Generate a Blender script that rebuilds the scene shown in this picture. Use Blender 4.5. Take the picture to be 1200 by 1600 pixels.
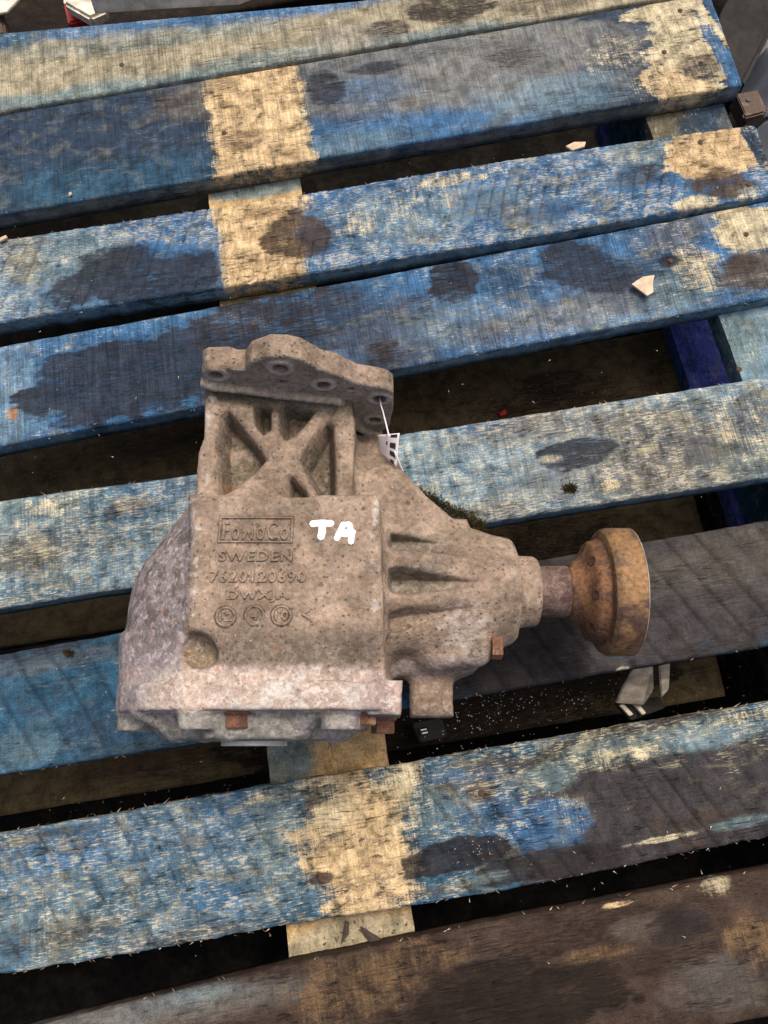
import bpy, bmesh, math, random
import numpy as np
from mathutils import Vector, Matrix

for o in list(bpy.data.objects): bpy.data.objects.remove(o)
S = bpy.context.scene
C = S.collection
MM = 0.001
R = math.radians
random.seed(7)
rng = np.random.RandomState(11)

# ------------------------------------------------------------------ camera
TILT = 17.0
CAM_H = 620.0
cd = bpy.data.cameras.new("camera"); cam = bpy.data.objects.new("camera", cd); C.objects.link(cam)
cam.location = (0, 0, CAM_H*MM); cam.rotation_euler = (R(TILT), 0, 0)
cd.sensor_fit = 'VERTICAL'; cd.sensor_height = 24; cd.sensor_width = 18; cd.lens = 18
cd.clip_start = 0.02; cd.clip_end = 60
S.camera = cam
S.render.resolution_x = 768; S.render.resolution_y = 1024

# ------------------------------------------------------------------ light
SUN_EL, SUN_AZ = 68.0, 35.0          # azimuth clockwise from +Y
w = bpy.data.worlds.new("World"); S.world = w; w.use_nodes = True
nt = w.node_tree; bg = nt.nodes['Background']
sky = nt.nodes.new('ShaderNodeTexSky'); sky.sky_type = 'NISHITA'; sky.sun_disc = False
sky.sun_elevation = R(SUN_EL); sky.sun_rotation = R(SUN_AZ)
sky.air_density = 0.7; sky.dust_density = 8.0; sky.ozone_density = 0.0
nt.links.new(sky.outputs[0], bg.inputs[0]); bg.inputs[1].default_value = 0.15
sd = bpy.data.lights.new("sun", 'SUN'); sd.energy = 1.15; sd.angle = R(11); sd.color = (1.0, 0.93, 0.84)
sun = bpy.data.objects.new("sun", sd); C.objects.link(sun)
_d = Vector((math.sin(R(SUN_AZ))*math.cos(R(SUN_EL)), math.cos(R(SUN_AZ))*math.cos(R(SUN_EL)), math.sin(R(SUN_EL))))
sun.rotation_euler = (-_d).to_track_quat('-Z', 'Y').to_euler()
S.view_settings.view_transform = 'Standard'; S.view_settings.look = 'None'
S.view_settings.exposure = 0.46; S.view_settings.gamma = 1

# ------------------------------------------------------------------ measuring (mm; deck top is z = 0)
_c, _s = math.cos(R(TILT)), math.sin(R(TILT))
def ray(px, py):
    a = (px-600)/1200; b = (800-py)/1200
    return a, b*_c+_s, b*_s-_c
def U(px, py, z=0.0):
    d = ray(px, py); t = (CAM_H-z)/-d[2]
    return d[0]*t, d[1]*t
def V(px, py, y):
    d = ray(px, py); t = y/d[1]
    return d[0]*t, CAM_H+d[2]*t

# ------------------------------------------------------------------ noise
_tab = np.random.RandomState(3).rand(64, 64, 64).astype(np.float32)
def _sm(t): return t*t*(3-2*t)
def vnoise(x, y, z=None):
    if z is None: z = np.zeros_like(x)+0.5
    xi = np.floor(x).astype(int); yi = np.floor(y).astype(int); zi = np.floor(z).astype(int)
    fx, fy, fz = _sm(x-xi), _sm(y-yi), _sm(z-zi)
    r = 0
    for a in (0, 1):
        for b in (0, 1):
            for c in (0, 1):
                r = r + _tab[(xi+a) & 63, (yi+b) & 63, (zi+c) & 63]*(fx if a else 1-fx)*(fy if b else 1-fy)*(fz if c else 1-fz)
    return r*2-1
def fbm(x, y, z=None, o=4):
    r = 0; a = 1.0; tot = 0
    for k in range(o):
        f = 2.03**k
        r = r + a*vnoise(x*f+17.3*k, y*f+5.1*k, None if z is None else z*f+3.7*k); tot += a; a *= .55
    return r/tot
def sstep(a, b, x):
    t = np.clip((x-a)/(b-a), 0, 1); return t*t*(3-2*t)
def lin(r, g, b):
    f = lambda v: ((v/255)/12.92 if v/255 <= .04045 else ((v/255+.055)/1.055)**2.4)
    return np.array([f(r), f(g), f(b)], dtype=np.float32)

# ------------------------------------------------------------------ objects
def tag(o, label=None, cat=None, group=None, kind=None):
    if label: o['label'] = label
    if cat: o['category'] = cat
    if group: o['group'] = group
    if kind: o['kind'] = kind
    return o
def empty(name, loc=(0, 0, 0)):
    o = bpy.data.objects.new(name, None); C.objects.link(o); o.location = [v*MM for v in loc]; o.empty_display_size = .02
    return o
def link(name, me, mat, parent=None, loc=(0, 0, 0), rot=(0, 0, 0)):
    """mesh object; loc is in world mm, parents are never rotated"""
    o = bpy.data.objects.new(name, me); C.objects.link(o)
    if mat is not None and len(me.materials) == 0: me.materials.append(mat)
    L = Vector([v*MM for v in loc])
    if parent is not None:
        o.parent = parent
        p = parent; off = Vector((0, 0, 0))
        while p is not None: off += p.location; p = p.parent
        L = L-off
    o.location = L; o.rotation_euler = rot
    return o
def mesh_from(name, verts, faces, smooth=False):
    me = bpy.data.meshes.new(name)
    me.from_pydata([tuple(v) for v in verts], [], [tuple(f) for f in faces]); me.update()
    if smooth: me.polygons.foreach_set('use_smooth', [True]*len(me.polygons))
    return me
def fast_mesh(name, verts, quads, smooth=True):
    me = bpy.data.meshes.new(name)
    v = np.asarray(verts, dtype=np.float32); q = np.asarray(quads, dtype=np.int32)
    me.vertices.add(len(v)); me.vertices.foreach_set('co', v.ravel())
    me.loops.add(q.size); me.loops.foreach_set('vertex_index', q.ravel())
    me.polygons.add(len(q)); me.polygons.foreach_set('loop_start', np.arange(len(q), dtype=np.int32)*4)
    me.polygons.foreach_set('use_smooth', np.full(len(q), smooth))
    me.update(calc_edges=True)
    return me
def setcol(me, name, rgba):
    a = me.color_attributes.new(name, 'FLOAT_COLOR', 'POINT')
    a.data.foreach_set('color', np.ascontiguousarray(rgba, dtype=np.float32).ravel())
def bm_mesh(name, bm, smooth=False):
    me = bpy.data.meshes.new(name); bm.normal_update(); bm.to_mesh(me); bm.free()
    if smooth: me.polygons.foreach_set('use_smooth', [True]*len(me.polygons))
    return me

# ------------------------------------------------------------------ material helpers
class NT:
    def __init__(s, name, rough=.8, metal=0, spec=.3):
        s.m = bpy.data.materials.new(name); s.m.use_nodes = True; s.t = s.m.node_tree
        s.b = s.t.nodes['Principled BSDF']; s.b.inputs['Roughness'].default_value = rough
        s.b.inputs['Metallic'].default_value = metal; s.b.inputs['Specular IOR Level'].default_value = spec
    def n(s, typ, **kw):
        o = s.t.nodes.new('ShaderNode'+typ)
        for k, v in kw.items(): setattr(o, k, v)
        return o
    def l(s, a, b): s.t.links.new(a, b)
    def inp(s, sock, v):
        if hasattr(v, 'is_output') or isinstance(v, bpy.types.NodeSocket): s.l(v, sock)
        else: sock.default_value = v
    def math(s, op, a, b=0, c=None, clamp=False):
        o = s.n('Math', operation=op, use_clamp=clamp); s.inp(o.inputs[0], a); s.inp(o.inputs[1], b)
        if c is not None: s.inp(o.inputs[2], c)
        return o.outputs[0]
    def mix(s, f, a, b, mode='MIX'):
        o = s.n('Mix', data_type='RGBA', blend_type=mode); s.inp(o.inputs[0], f)
        for i, v in ((6, a), (7, b)):
            s.inp(o.inputs[i], v if not isinstance(v, (tuple, list, np.ndarray)) else (float(v[0]), float(v[1]), float(v[2]), 1))
        return o.outputs[2]
    def map(s, vec, scale=(1, 1, 1), rot=(0, 0, 0), loc=None):
        o = s.n('Mapping'); s.l(vec, o.inputs[0]); o.inputs['Scale'].default_value = scale; o.inputs['Rotation'].default_value = rot
        if loc is not None: s.inp(o.inputs['Location'], loc)
        return o.outputs[0]
    def noise(s, vec, scale, detail=3, rough=.55, dist=0):
        o = s.n('TexNoise'); s.l(vec, o.inputs['Vector']); o.inputs['Scale'].default_value = scale
        o.inputs['Detail'].default_value = detail; o.inputs['Roughness'].default_value = rough; o.inputs['Distortion'].default_value = dist
        return o.outputs['Fac']
    def vor(s, vec, scale, feature='F1', rnd=1):
        o = s.n('TexVoronoi', feature=feature); s.l(vec, o.inputs['Vector']); o.inputs['Scale'].default_value = scale
        o.inputs['Randomness'].default_value = rnd
        return o
    def ramp(s, v, lo, hi, a=0., b=1.):
        o = s.n('MapRange', interpolation_type='SMOOTHSTEP'); s.inp(o.inputs[0], v)
        s.inp(o.inputs[1], lo); s.inp(o.inputs[2], hi); o.inputs[3].default_value = a; o.inputs[4].default_value = b
        return o.outputs[0]
    def coord(s): return s.n('TexCoord').outputs['Object']
    def attr(s, name):
        return s.n('Attribute', attribute_name=name)
    def bump(s, h, dist, strength=1, prev=None):
        o = s.n('Bump'); s.inp(o.inputs['Height'], h); o.inputs['Distance'].default_value = dist; o.inputs['Strength'].default_value = strength
        if prev is not None: s.l(prev, o.inputs['Normal'])
        return o.outputs[0]
    def done(s, col, nrm=None, rough=None, metal=None):
        s.inp(s.b.inputs['Base Color'], col if not isinstance(col, (tuple, np.ndarray)) else (float(col[0]), float(col[1]), float(col[2]), 1))
        if nrm is not None: s.l(nrm, s.b.inputs['Normal'])
        if rough is not None: s.inp(s.b.inputs['Roughness'], rough)
        if metal is not None: s.inp(s.b.inputs['Metallic'], metal)
        return s.m

def wood_material():
    k = NT('painted_weathered_wood', .85, 0, .1)
    co = k.coord(); oi = k.n('ObjectInfo')
    sh = k.n('VectorMath', operation='SCALE'); k.l(oi.outputs['Location'], sh.inputs[0]); sh.inputs['Scale'].default_value = 3.7
    ad = k.n('VectorMath', operation='ADD'); k.l(co, ad.inputs[0]); k.l(sh.outputs[0], ad.inputs[1]); P = ad.outputs[0]
    base = k.attr('paint'); det = k.attr('wear')
    sep = k.n('SeparateColor'); k.l(det.outputs['Color'], sep.inputs[0])
    fib, strk, grime = sep.outputs[0], sep.outputs[1], sep.outputs[2]
    f1 = k.noise(k.map(P, (130, 950, 300)), 1, 4, .62, .4)       # short fibres along the grain
    f2 = k.noise(k.map(P, (70, 420, 200), loc=(3, 7, 1)), 1, 4, .65, .6)
    t1 = k.noise(k.map(P, (620, 22, 100), rot=(0, 0, .05)), 1, 3, .6)            # saw marks across the board
    t2 = k.noise(k.map(P, (230, 14, 60), loc=(5, 2, 0)), 1, 4, .6)
    mott = k.noise(P, 65, 5, .68, .3)
    fine = k.noise(P, 900, 2, .6)
    # pale fibres showing through
    ms = k.attr('mask'); sm = k.n('SeparateColor'); k.l(ms.outputs['Color'], sm.inputs[0])
    jit = k.math('ADD', k.math('MULTIPLY', k.math('SUBTRACT', f1, .5), 1.5), k.math('ADD', k.math('MULTIPLY', k.math('SUBTRACT', mott, .5), 1.3), k.math('MULTIPLY', k.math('SUBTRACT', fine, .5), .35)))
    jt = k.math('ADD', k.math('MULTIPLY', k.math('SUBTRACT', t1, .5), .6), jit)
    tanm = k.ramp(k.math('ADD', sm.outputs[1], k.math('MULTIPLY', jt, .95)), .30, .78)
    stm_ = k.ramp(k.math('ADD', sm.outputs[0], k.math('MULTIPLY', jit, .95)), .26, .82)
    hi1 = k.math('SUBTRACT', .74, k.math('MULTIPLY', fib, .23)); m1 = k.math('SUBTRACT', hi1, .065)
    fsum = k.math('ADD', k.math('MULTIPLY', f1, .7), k.math('MULTIPLY', mott, .3))
    pale = k.ramp(fsum, m1, hi1)
    pc = k.attr('bare'); sc = k.attr('stain')
    col = k.mix(k.math('MULTIPLY', pale, .62), base.outputs['Color'], pc.outputs['Color'])
    wm = k.noise(k.map(P, (38, 62, 60), rot=(0, 0, .5), loc=(2, 5, 8)), 1, 5, .72, .8)
    wmm = k.math('MULTIPLY', k.ramp(wm, .50, .64), k.math('ADD', .12, k.math('MULTIPLY', fib, .75)))
    col = k.mix(k.math('MULTIPLY', wmm, .75), col, k.mix(1., pc.outputs['Color'], (.50, .52, .50), 'MULTIPLY'))
    wd_ = k.noise(k.map(P, (30, 75, 60), rot=(0, 0, -.3), loc=(9, 1, 3)), 1, 5, .72, .8)
    col = k.mix(k.math('MULTIPLY', k.ramp(wd_, .52, .66), .6), col, k.mix(1., col, (.42, .42, .42), 'MULTIPLY'))
    tcol = k.mix(k.ramp(wm, .38, .56), k.mix(1., pc.outputs['Color'], (.66, .64, .60), 'MULTIPLY'), pc.outputs['Color'])
    col = k.mix(tanm, col, tcol)
    col = k.mix(k.math('MULTIPLY', stm_, k.ramp(f2, .3, .7, .98, .84)), col, sc.outputs['Color'])
    # dark dirt in the grain
    hi2 = k.math('ADD', .30, k.math('MULTIPLY', grime, .2)); lo2 = k.math('SUBTRACT', hi2, .08)
    dsum = k.math('ADD', k.math('MULTIPLY', f2, .65), k.math('MULTIPLY', mott, .35))
    dark = k.ramp(dsum, lo2, hi2, 1., 0.)
    dcol = k.mix(1.0, col, (.20, .19, .19), 'MULTIPLY')
    col = k.mix(k.math('MULTIPLY', dark, .92), col, dcol)
    # transverse streaks
    st = k.math('ADD', k.math('MULTIPLY', t1, .6), k.math('MULTIPLY', t2, .4))
    stv = k.ramp(st, .36, .62, .50, 1.22)
    stm = k.math('ADD', 1, k.math('MULTIPLY', k.math('SUBTRACT', stv, 1), strk))
    vv = k.n('CombineColor')
    for i in range(3): k.l(stm, vv.inputs[i])
    col = k.mix(1.0, col, vv.outputs[0], 'MULTIPLY')
    mv = k.ramp(mott, .3, .7, .62, 1.3); fv = k.ramp(fine, .25, .75, .7, 1.25)
    v2 = k.n('CombineColor'); mm = k.math('MULTIPLY', mv, fv)
    for i in range(3): k.l(mm, v2.inputs[i])
    col = k.mix(1.0, col, v2.outputs[0], 'MULTIPLY')
    ck = k.noise(k.map(P, (11, 330, 120), loc=(4, 4, 4)), 1, 2, .5, .2)
    cg = k.ramp(k.noise(k.map(P, (9, 30, 20)), 1, 2, .5), .5, .62)
    crack = k.math('MULTIPLY', k.ramp(k.math('ABSOLUTE', k.math('SUBTRACT', ck, .5)), .003, .010, 1, 0), cg)
    col = k.mix(k.math('MULTIPLY', crack, .75), col, (.012, .011, .010))
    # grit specks
    vo = k.vor(P, 170); spk = k.ramp(vo.outputs['Distance'], .05, .12, 1, 0)
    gate = k.ramp(vo.outputs['Color'], .80, .84); spk = k.math('MULTIPLY', spk, gate)
    col = k.mix(k.math('MULTIPLY', spk, .7), col, (.02, .018, .015))
    h = k.math('ADD', k.math('MULTIPLY', f1, .5), k.math('MULTIPLY', f2, .6))
    h = k.math('ADD', h, k.math('MULTIPLY', k.math('MULTIPLY', st, strk), .9))
    h = k.math('SUBTRACT', h, k.math('MULTIPLY', crack, .8)); nb = k.bump(h, .0013, .85); nb = k.bump(fine, .0003, .5, nb)
    rg = k.ramp(dark, 0, 1, .82, .62)
    return k.done(col, nb, rg)
def cast_material():
    k = NT('dusty_cast_aluminium', .85, 0, .15)
    P = k.coord(); base = k.attr('tone'); dt = k.attr('detail')
    sep = k.n('SeparateColor'); k.l(dt.outputs['Color'], sep.inputs[0]); pit, corr, smooth = sep.outputs
    n1 = k.noise(P, 60, 5, .65); n2 = k.noise(P, 330, 4, .65); n3 = k.noise(P, 1500, 2, .6)
    v = k.math('MULTIPLY', k.ramp(n1, .3, .7, .8, 1.18), k.math('MULTIPLY', k.ramp(n2, .28, .72, .74, 1.22), k.ramp(n3, .2, .8, .86, 1.14)))
    cc = k.n('CombineColor')
    for i in range(3): k.l(v, cc.inputs[i])
    col = k.mix(1, base.outputs['Color'], cc.outputs[0], 'MULTIPLY')
    # rusty orange / pale corrosion
    w1 = k.noise(k.map(P, (1, 1, 1), loc=(.3, .1, .2)), 210, 5, .72, .4)
    pale = k.math('MULTIPLY', k.ramp(w1, .5, .62), corr)
    col = k.mix(k.math('MULTIPLY', pale, .72), col, (.60, .54, .50))
    w2 = k.noise(k.map(P, (1, 1, 1), loc=(1.3, .6, .2)), 95, 5, .75, .5)
    org = k.math('MULTIPLY', k.ramp(w2, .57, .67), corr)
    col = k.mix(k.math('MULTIPLY', org, .55), col, (.50, .20, .10))
    w3 = k.noise(k.map(P, (1, 1, 1), loc=(2.3, 1.6, .2)), 260, 4, .7, .3)
    dk = k.math('MULTIPLY', k.ramp(w3, .33, .43, 1, 0), k.math('ADD', k.math('MULTIPLY', corr, .55), .12))
    col = k.mix(dk, col, k.mix(1, col, (.32, .29, .27), 'MULTIPLY'))
    # pits and grit
    a = k.vor(P, 300); ga = k.ramp(a.outputs['Color'], .52, .54)
    pa = k.math('MULTIPLY', k.math('MULTIPLY', k.ramp(a.outputs['Distance'], .14, .32, 1, 0), ga), pit)
    b = k.vor(P, 105); gb = k.ramp(b.outputs['Color'], .80, .82)
    wob = k.math('ADD', b.outputs['Distance'], k.math('MULTIPLY', k.math('SUBTRACT', n2, .5), .18))
    pb = k.math('MULTIPLY', k.math('MULTIPLY', k.ramp(wob, .13, .22, 1, 0), gb), pit)
    pp = k.math('MAXIMUM', pa, pb)
    col = k.mix(k.math('MULTIPLY', pp, .72), col, (.045, .035, .028))
    e = k.vor(k.map(P, (1, 1, 1), loc=(.5, .2, .9)), 330); ge = k.ramp(e.outputs['Color'], .86, .88)
    fl = k.math('MULTIPLY', k.ramp(e.outputs['Distance'], .08, .2, 1, 0), ge)
    col = k.mix(k.math('MULTIPLY', fl, .55), col, (.62, .58, .54))
    h = k.math('ADD', k.math('MULTIPLY', n2, 1), k.math('MULTIPLY', n3, .35)); h = k.math('SUBTRACT', h, k.math('MULTIPLY', pp, .9))
    nb = k.bump(h, .0011, .8); nb = k.bump(n1, .0035, .5, nb)
    return k.done(col, nb, k.ramp(smooth, 0, 1, .88, .5))
def rust_material(name, c1, c2, c3, scale=60, rough=.75, metal=.25, spec=.3):
    k = NT(name, rough, metal, spec); P = k.coord()
    n1 = k.noise(P, scale, 6, .68, .5); n2 = k.noise(P, scale*7, 4, .65); n3 = k.noise(k.map(P, (1, 1, 1), loc=(1, 2, 3)), scale*.55, 4, .6, .8)
    col = k.mix(k.ramp(n1, .42, .58), c1, c2); col = k.mix(k.ramp(n3, .53, .62), col, c3)
    cc = k.n('CombineColor'); v = k.ramp(n2, .25, .75, .6, 1.35)
    for i in range(3): k.l(v, cc.inputs[i])
    col = k.mix(1, col, cc.outputs[0], 'MULTIPLY')
    return k.done(col, k.bump(n2, .0008, .8), k.ramp(n1, .35, .65, rough+.1, rough-.15))
def plain(name, c, rough=.6, metal=0, var=.2, scale=200, bump=.0003, spec=.4):
    k = NT(name, rough, metal, spec); P = k.coord(); n1 = k.noise(P, scale, 4, .65); n2 = k.noise(P, scale*.15, 3, .6)
    cc = k.n('CombineColor'); v = k.math('MULTIPLY', k.ramp(n1, .25, .75, 1-var, 1+var), k.ramp(n2, .25, .75, 1-var, 1+var))
    for i in range(3): k.l(v, cc.inputs[i])
    col = k.mix(1, c, cc.outputs[0], 'MULTIPLY')
    return k.done(col, k.bump(n1, bump, .6))

WOOD = wood_material(); CAST = cast_material()
RUST = rust_material('flange_rust', (.235, .135, .060), (.12, .074, .044), (.085, .05, .036), 42, .62, .25)
RUSTD = rust_material('shaft_rust', (.11, .07, .056), (.17, .12, .10), (.085, .05, .042), 120, .7, .3)
RUSTB = rust_material('bolt_rust', (.20, .095, .055), (.12, .06, .04), (.27, .17, .11), 140, .75, .15)
BRIGHTRIM = plain('worn_bright_rim', (.30, .26, .22), .5, .2, .45, 160)
STEEL = plain('machined_steel', (.60, .58, .55), .38, .25, .12, 300)
NAILM = rust_material('nail_rust', (.07, .045, .03), (.11, .06, .035), (.05, .04, .035), 300, .8, .3)
GRIME = rust_material('blackened_ground', (.005, .0045, .004), (.009, .008, .006), (.004, .0035, .003), 18, .95, 0, .03)  # grimy ground, blackened further so the gaps read as deep shade
MARK = plain('white_marker_paint', (.86, .86, .85), .55, 0, .04, 400)
PAPER = plain('tag_paper', (.74, .69, .68), .6, 0, .06, 250)
INK = plain('tag_ink', (.03, .02, .02), .5, 0, .1)
WHITEP = plain('white_plastic_sheet', (.55, .55, .55), .45, 0, .12, 40)
CREAM = plain('cream_plastic', (.50, .45, .36), .5, 0, .4, 90)
BLACKP = plain('black_plastic', (.018, .018, .02), .35, 0, .2)
DARKST = plain('dark_painted_steel', (.03, .028, .026), .8, 0, .2, 90, .0003, .05)
BROWNST = rust_material('brown_steel', (.10, .065, .045), (.07, .05, .04), (.14, .1, .075), 90, .7, .3)
REDP = plain('red_plastic', (.40, .02, .02), .4, 0, .2)
RAW = plain('raw_chip_wood', (.52, .39, .27), .8, 0, .15, 300)
DARKCHIP = plain('bark_chip', (.05, .035, .028), .85, 0, .3, 300)
SPECKM = plain('white_grit', (.52, .51, .48), .7, 0, .1)
MOSSM = plain('moss_green', (.045, .055, .012), .9, 0, .5, 500, .001)
MOSSB = plain('moss_brown', (.09, .045, .015), .9, 0, .5, 500, .001)

# ================================================================== GROUND
bm = bmesh.new()
bmesh.ops.create_grid(bm, x_segments=2, y_segments=2, size=12)
ground = link('ground', bm_mesh('ground', bm), GRIME, loc=(0, 0, -290)); tag(ground, kind='structure')

# ================================================================== PALLET
BOARD_T = 21.0
BAREC = {'tan': lin(206, 180, 138), 'cream': lin(200, 190, 158), 'grey': lin(150, 150, 140), 'brown': lin(108, 88, 64), 'ltblue': lin(130, 158, 175)}
PAL = dict(K=lin(44, 40, 40), N=lin(44, 47, 55), T=lin(196, 166, 118), P=lin(160, 152, 128), B=lin(66, 108, 148), L=lin(112, 140, 156), M=lin(50, 88, 112),
           D=lin(50, 66, 84), C=lin(106, 128, 132), G=lin(92, 84, 76), W=lin(70, 58, 50), H=lin(122, 124, 122), O=lin(150, 100, 50), F=lin(60, 57, 59),
           E=lin(100, 92, 66), V=lin(70, 82, 158), Q=lin(34, 28, 24), Y=lin(100, 80, 56), X=lin(98, 86, 62), Z=lin(66, 63, 62), S=lin(96, 92, 86))
BRIGHT = .80
def end_x(y): return 366+(630-y)*.135
class Line:
    def __init__(s, pts, z):
        p = [U(a, b, z) for a, b in pts]; s.x = [q[0] for q in p]; s.y = [q[1] for q in p]
    def __call__(s, x):
        r = np.interp(x, s.x, s.y)
        k0 = (s.y[1]-s.y[0])/(s.x[1]-s.x[0]); k1 = (s.y[-1]-s.y[-2])/(s.x[-1]-s.x[-2])
        return np.where(x < s.x[0], s.y[0]+k0*(x-s.x[0]), np.where(x > s.x[-1], s.y[-1]+k1*(x-s.x[-1]), r))
ALIGN = R(9.7)
def blob_mask(X, Y, px, py, rx, ry, z, soft, wob, seed, rot=ALIGN):
    cx, cy = U(px, py, z); ax, _ = U(px+rx, py, z); _, by = U(px, py-ry, z)
    rX = max(ax-cx, .1); rY = max(by-cy, .1)
    dx = X-cx; dy = Y-cy; c, s = math.cos(rot), math.sin(rot)
    u = dx*c+dy*s; v = -dx*s+dy*c
    if rot == 0: c, s = math.cos(ALIGN), math.sin(ALIGN); u = dx*c+dy*s; v = -dx*s+dy*c
    n = fbm(u/34+seed, v/17+seed*1.7, o=5)*wob*2.0 + fbm(u/6+seed, v/2.6, o=3)*wob*.5
    if rot == 0: 
        u2 = u+v*.02; d = ((np.abs(u2/rX))**7+(np.abs(v/rY))**7)**(1/7)+n*.28
    else: d = np.sqrt((u/rX)**2+(v/rY)**2)+n
    return sstep(1+soft, 1-soft, d)
def board(parent, name, top, bot, z, blobs, base, x0=-470, endoff=0, wear=(.5, .5, .3), bare='cream', thick=BOARD_T, step=1.4, seed=0, sawangle=None,
          edgecol=None, rag=.6, x1=None, wearb=(), edge_b=None):
    lt, lb = Line(top, z), Line(bot, z)
    yr = float(lb(np.array(300.)))
    xe = (end_x(yr)+endoff) if x1 is None else x1
    nu = int((xe-x0)/step)+1
    us = np.linspace(0, 1, nu)
    nv = int(float(abs(lt(np.array(0.))-lb(np.array(0.))))/step)+1
    vs = np.linspace(0, 1, nv)
    # perpendicular ends: shift x with v
    Ux, Vv = np.meshgrid(us, vs, indexing='ij')
    wd = float(lt(np.array(0.))-lb(np.array(0.)))
    X = x0+Ux*(xe-x0) - (Vv-.0)*wd*.15
    yb = lb(X); yt = lt(X)
    e1 = fbm(X/14+seed*3.1, X*0+seed, o=4)*rag*1.8 + fbm(X/90+seed, X*0+9+seed, o=2)*1.2
    e2 = fbm(X/14+seed*5.1+40, X*0+seed, o=4)*rag*1.8 + fbm(X/90+seed+30, X*0+9+seed, o=2)*1.2
    Yc = (yb+e1)*(1-Vv)+(yt+e2)*Vv
    # end face irregularity
    X = X+np.where(Ux > .995, fbm(Yc/9+seed, Yc*0+2, o=3)*1.2, 0)
    # surface relief
    c, s = math.cos(ALIGN), math.sin(ALIGN)
    u = X*c+Yc*s; v = -X*s+Yc*c
    Z = fbm(u/60+seed, v/9+seed, o=3)*.45 + fbm(u/160+seed, v/60, o=2)*1.0
    if sawangle is not None:
        ang, per, amp = sawangle
        q = u*math.cos(ang)+v*math.sin(ang)+fbm(u/40+seed, v/40, o=2)*3
        amp_l = amp*(.4+.6*sstep(-.3, .4, fbm(u/70+seed+5, v/30, o=2)))
        ph = (q/per) % 1.0
        Z = Z - amp_l*np.exp(-((ph-.5)/.10)**2)*1.6
    ed = np.minimum(np.minimum(Vv, 1-Vv)*wd, 10)
    rd = 2.2
    Z = Z-np.where(ed < rd, rd-np.sqrt(np.maximum(rd*rd-(rd-ed)**2, 0)), 0)*.8
    ez = np.minimum((1-Ux)*(xe-x0), 10)
    Z = Z-np.where(ez < rd, rd-np.sqrt(np.maximum(rd*rd-(rd-ez)**2, 0)), 0)*.8
    zt = z+Z-.6
    # colours
    col = np.zeros(X.shape+(3,), np.float32)+PAL[base]
    wr = np.zeros(X.shape+(3,), np.float32)+np.array(wear, np.float32)
    br = np.zeros(X.shape+(3,), np.float32)+BAREC[bare]
    big = fbm(u/55+seed*2, v/22+seed, o=5)
    mk = np.zeros(X.shape+(3,), np.float32); sc = np.zeros(X.shape+(3,), np.float32)+PAL['K']
    col *= (1+.28*big[..., None])
    for i, b in enumerate(blobs):
        k, px, py, rx, ry = b[:5]; st = b[5] if len(b) > 5 else .9; soft = b[6] if len(b) > 6 else .22
        rot = b[7] if len(b) > 7 else ALIGN
        m = blob_mask(X, Yc, px, py, rx, ry, z, soft, .38, seed*7+i*2.3, rot)*st
        cc = PAL[k]*(1+.22*fbm(u/20+i, v/12+seed, o=3)[..., None])
        m3 = m[..., None]
        if k in 'KNQWF':
            m = m*np.clip(1+.55*fbm(u/17+i*3.1, v/8+seed, o=4)-.05, 0, 1.15); m3 = m[..., None]
            new = np.maximum(mk[..., 0], m); wgt = (m/np.maximum(new, 1e-4))[..., None]*(m3 > mk[..., :1]*.6)
            sc = sc*(1-wgt)+cc*wgt; mk[..., 0] = new
            wr = wr*(1-m3*np.array([.6, .1, .1], np.float32))
        elif k in 'TPY':
            t = BAREC['tan' if k == 'T' else 'cream' if k == 'P' else 'brown']
            br = br*(1-m3)+t*m3; mk[..., 1] = np.maximum(mk[..., 1], m); mk[..., 0] *= 1-m*.9
            wr = wr*(1-m3)+np.array([.3, min(wear[1]+.1, .6), .85], np.float32)*m3
        else:
            col = col*(1-m3)+cc*m3; mk[..., 0] *= 1-m*.6; mk[..., 1] *= 1-m*.8
    if sawangle is not None:
        ridge = (np.exp(-((ph-.5)/.07)**2)*np.clip(amp_l/amp, 0, 1))[..., None]
        col = col*(1-.5*ridge); br = br*(1-.45*ridge); sc = sc*(1-.5*ridge)
    if edgecol is not None:
        ez_ = np.exp(-(Vv*wd/3.0)**2)[..., None]*.7
        col = col*(1-ez_)+PAL[edgecol]*ez_
    col = np.clip(col, .004, 1)
    n = nu*nv
    topv = np.stack([X, Yc, zt], -1).reshape(-1, 3)
    # bottom ring / sides: rows along perimeter
    idx = np.arange(n).reshape(nu, nv)
    per = np.concatenate([idx[:, 0], idx[-1, 1:], idx[-2::-1, -1], idx[0, -2:0:-1]])
    layers = [0, .3, .6, 1.0]
    verts = [topv]; cols = [col.reshape(-1, 3)]; wrs = [wr.reshape(-1, 3)]; brs = [br.reshape(-1, 3)]; mks = [mk.reshape(-1, 3)]; scs = [np.clip(sc, .004, 1).reshape(-1, 3)]
    rings = [per]; cnt = n
    ec = PAL[edge_b or 'M']  # side paint; some boards get a lighter one to replace missing light
    for j, f in enumerate(layers[1:]):
        pv = topv[per].copy(); pv[:, 2] = z-.6-thick*f
        pv[:, 1] += fbm(pv[:, 0]/11+seed, pv[:, 0]*0+j*3, o=3)*.6
        verts.append(pv); rings.append(np.arange(cnt, cnt+len(per))); cnt += len(per)
        nn = fbm(pv[:, 0]/30+seed, pv[:, 1]/30+j, o=4)[:, None]
        cs = ec*(1+.35*nn)
        tm = sstep(.05, .25, fbm(pv[:, 0]/22+seed*3, pv[:, 1]/22+j*.4, o=4))[:, None]
        cs = cs*(1-tm*.5)+cols[0][per]*tm*.5
        cols.append(np.clip(cs, .004, 1)); wrs.append(wrs[0][per]*np.array([.5, .2, 1])); brs.append(brs[0][per]); mks.append(mks[0][per]*.6); scs.append(scs[0][per])
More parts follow.
